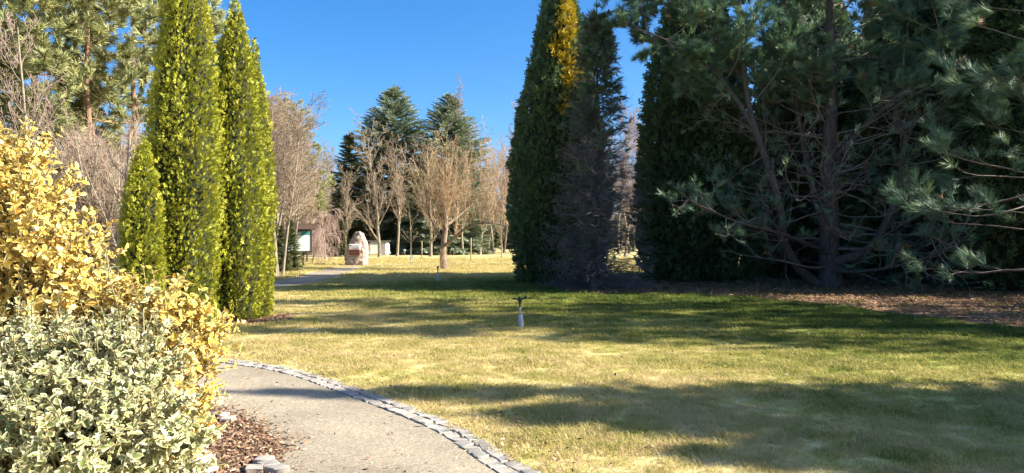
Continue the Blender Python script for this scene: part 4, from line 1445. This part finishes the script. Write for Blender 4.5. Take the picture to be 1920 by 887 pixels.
def shrub(name, base, blobs, leaf, mat, label, nshoots, sd, extra_shoots=()):
    """blobs: (px, py, d, rx_px, ry_px, weight); leafy shoots fill ellipsoids"""
    r = np.random.default_rng(sd)
    B = np.array(base, float)
    root = empty(name, base, label, 'shrub')
    w = np.array([b[5] for b in blobs], float)
    w /= w.sum()
    P_, D_, Ln = [], [], []
    for b, ww in zip(blobs, w):
        c = WP(b[0], b[1], b[2])
        rx, rz = b[3] * b[2] / F, b[4] * b[2] / F
        ry = (rx + rz) * .45
        k = int(nshoots * ww)
        v = nrm(r.normal(0, 1, (k, 3)))
        v[:, 1] = np.where(r.uniform(0, 1, k) < .72, -np.abs(v[:, 1]), v[:, 1])
        rad = r.uniform(.25, 1, (k, 1)) ** .45
        P_.append(c + v * rad * (rx, ry, rz))
        D_.append(nrm(v + (0.15, -.1, .55) + r.normal(0, .35, (k, 3))))
        Ln.append(r.uniform(.09, .17, k))
    P_, D_, Ln = np.concatenate(P_), np.concatenate(D_), np.concatenate(Ln)
    ok = P_[:, 2] > .06
    P_, D_, Ln = P_[ok], D_[ok], Ln[ok]
    for (a_, b_) in extra_shoots:
        a_, b_ = np.array(a_), np.array(b_)
        k = max(1, int(np.linalg.norm(b_ - a_) / .13))
        for q_ in range(k):
            P_ = np.concatenate([P_, [a_ + (b_ - a_) * q_ / k]])
            D_ = np.concatenate([D_, nrm([b_ - a_])])
            Ln = np.concatenate([Ln, [np.linalg.norm(b_ - a_) / k]])
    n = len(P_)
    ref = nrm(np.cross(D_, r.normal(0, 1, (n, 3))))
    ref2 = np.cross(D_, ref)
    pos, ax, up, sc_ = [], [], [], []
    npair = 5
    for k in range(npair):
        t = .25 + .75 * k / (npair - 1)
        a, b = (ref, ref2) if k % 2 == 0 else (ref2, ref)
        for sg in (-1, 1):
            keep = r.uniform(0, 1, n) < (.8 if k < npair - 1 else 1)
            rad = nrm(a * sg + r.normal(0, .25, (n, 3)))
            op = .25 + .55 * (k / (npair - 1))
            axx = nrm(rad + D_ * op + r.normal(0, .15, (n, 3)))
            upp = nrm(D_ - rad * op * .8 + r.normal(0, .2, (n, 3)))
            pos.append((P_ + D_ * (Ln * t)[:, None])[keep])
            ax.append(axx[keep])
            up.append(upp[keep])
            sc_.append((leaf * r.uniform(.42, 1.25, n) * (1.0 if k < npair - 1 else .75))[keep])
    pos, ax, up, sc_ = map(np.concatenate, (pos, ax, up, sc_))
    m = len(pos)
    which = r.integers(0, len(LEAVES), m)
    # the leaves that show largest in the picture are objects of their own
    cam_d = pos[:, 1]
    u_ = pos[:, 0] / cam_d
    vv = (pos[:, 2] - EYE) / cam_d
    vis = (u_ > -.69) & (u_ < .69) & (vv > -.315) & (vv < .33) & (cam_d > .5)
    score = np.where(vis, sc_ / cam_d * (1 + .25 * r.uniform(0, 1, m)), 0)
    big = np.argsort(-score)[:300]
    isbig = np.zeros(m, bool)
    isbig[big] = True
    mes = []
    for (V_, Q_, E_, t_) in LEAVES:
        mes.append(mesh('leaf', V_, Q_, mat, True, edge=E_, tint=np.full(len(V_), t_)))
    a = nrm(ax)
    s = nrm(np.cross(a, up))
    u = np.cross(s, a)
    for k in big:
        o = bpy.data.objects.new('leaf', mes[which[k]])
        COL.objects.link(o)
        o.parent = root
        M_ = Matrix.Identity(4)
        for row in range(3):
            M_[row][0], M_[row][1], M_[row][2], M_[row][3] = s[k][row] * sc_[k], a[k][row] * sc_[k], u[k][row] * sc_[k], pos[k][row] - B[row]
        o.matrix_basis = M_
    parts, ed, tn = [], [], []
    for j, (V_, Q_, E_, t_) in enumerate(LEAVES_LOW):
        k = (which == j) & ~isbig
        parts.append(inst((V_, Q_), pos[k] - B, ax[k], up[k], sc_[k]))
        ed.append(np.tile(E_, k.sum()))
        tn.append(np.repeat(np.clip(t_ + r.normal(0, .18, k.sum()), 0, 1), len(V_)))
    V, Q = join(parts)
    tag(obj('foliage', mesh('foliage', V, Q, mat, True, edge=np.concatenate(ed), tint=np.concatenate(tn)), root), None, None, None, 'stuff')
    # stems
    sg_ = []
    for k in range(n):
        sg_.append((*(P_[k] - B), *(P_[k] + D_[k] * Ln[k] - B), .0032, .002))
    for k in r.choice(n, min(n, 330), replace=False):
        f0 = np.array([(P_[k][0] - B[0]) * .18, (P_[k][1] - B[1]) * .18, 0])
        e = P_[k] - B
        mid = (f0 + e) / 2 + r.normal(0, .06, 3) + (0, 0, .08)
        sg_ += poly_segs(smooth_curve([f0, mid, e], 7), .009, .0035)
    V, Q = tubes(sg_, 5)
    obj('stems', mesh('stems', V, Q, M_STEM_E, True), root)
    return root


gold_blobs = [(-60, 470, 3.5, 150, 175, 3.2), (20, 345, 3.5, 50, 75, .9), (60, 430, 3.45, 85, 100, 1.6), (135, 515, 3.5, 60, 65, 1.0), (90, 570, 3.5, 120, 90, 1.8), (225, 640, 3.45, 110, 75, 1.8),
              (310, 600, 3.4, 60, 45, .8), (355, 640, 3.4, 45, 35, .5), (330, 720, 3.35, 65, 50, .8), (300, 790, 3.3, 85, 70, 1.2), (200, 720, 3.5, 120, 90, 1.5), (45, 300, 3.5, 32, 30, .25)]
g_extra = [(WP(60, 370, 3.5), WP(160, 335, 3.4)), (WP(70, 400, 3.45), WP(128, 378, 3.35)), (WP(330, 600, 3.4), WP(398, 610, 3.3)), (WP(350, 700, 3.35), WP(438, 688, 3.3)), (WP(330, 740, 3.3), WP(410, 738, 3.25)),
           (WP(290, 600, 3.4), WP(355, 575, 3.35)), (WP(5, 300, 3.5), WP(15, 255, 3.5)), (WP(110, 520, 3.4), WP(205, 478, 3.35)), (WP(240, 590, 3.4), WP(285, 535, 3.35)), (WP(40, 330, 3.4), WP(70, 285, 3.35)), (WP(100, 440, 3.4), WP(170, 425, 3.3)), (WP(160, 560, 3.4), WP(235, 520, 3.3)),
           (WP(330, 800, 3.3), WP(405, 800, 3.2)), (WP(300, 840, 3.2), WP(385, 850, 3.15)), (WP(310, 660, 3.3), WP(392, 645, 3.2)), (WP(90, 380, 3.4), WP(150, 365, 3.35))]
shrub('golden_euonymus', (-2.3, 3.5, 0), gold_blobs, .038, M_EU_GOLD, 'yellow leaved euonymus shrub at the left picture edge', 1750, 201, g_extra)
cream_blobs = [(60, 730, 2.65, 170, 110, 2.2), (200, 760, 2.65, 120, 105, 1.8), (110, 850, 2.5, 220, 110, 2.6), (290, 850, 2.6, 80, 75, .9), (-60, 700, 2.7, 120, 120, .9), (245, 690, 2.7, 60, 60, .5)]
c_extra = [(WP(243, 720, 2.65), WP(228, 650, 2.6)), (WP(228, 650, 2.6), WP(224, 585, 2.58)), (WP(224, 585, 2.58), WP(206, 525, 2.56)), (WP(206, 525, 2.56), WP(198, 462, 2.57)), (WP(225, 600, 2.6), WP(285, 545, 2.55))]
shrub('silver_euonymus', (-1.6, 2.65, 0), cream_blobs, .032, M_EU_CREAM, 'cream and green variegated euonymus shrub at the bottom left corner', 1650, 202, c_extra)

# pale stone at the bed edge, low reddish twigs behind the shrub
import bmesh
bm = bmesh.new()
bmesh.ops.create_icosphere(bm, subdivisions=3, radius=1)
for v in bm.verts:
    v.co *= 1 + .28 * fbm(v.co * 1.3 + Vector((4, 2, 9)))
    v.co = Vector((v.co.x * .13, v.co.y * .11, max(-.04, v.co.z * .09)))
me = bpy.data.meshes.new('pale_stone')
bm.to_mesh(me)
bm.free()
me.materials.append(noise_mat('white_quartz', (0.52, 0.50, 0.46), (0.75, 0.73, 0.69), 12, bump=.8))
for (px, py, sc_, label) in ((372, 884, 1.0, 'pale white stone on the bark bed below the shrub'),):
    q = GP(px, py)
    o = tag(obj('stone', me, None, (q[0], q[1], .04)), label, 'stone')
hz = bare_meshes(210, .55, .006, split=1, mats=(M_BARK_ROSE, M_BARK_ROSE), stems=30, lean=.6, steps=[5, 3, 2], kids=[6, 3], maxl=2, ang=[25, 30, 30], ratio=[.4, .5, .5], rmin=.002, sides=(4, 3), start=[.2, .2, .2])
plant('low_twiggy_shrub', hz, GP(345, 706), 'low rosy twiggy plant on the bed behind the yellow leaves', 'shrub')
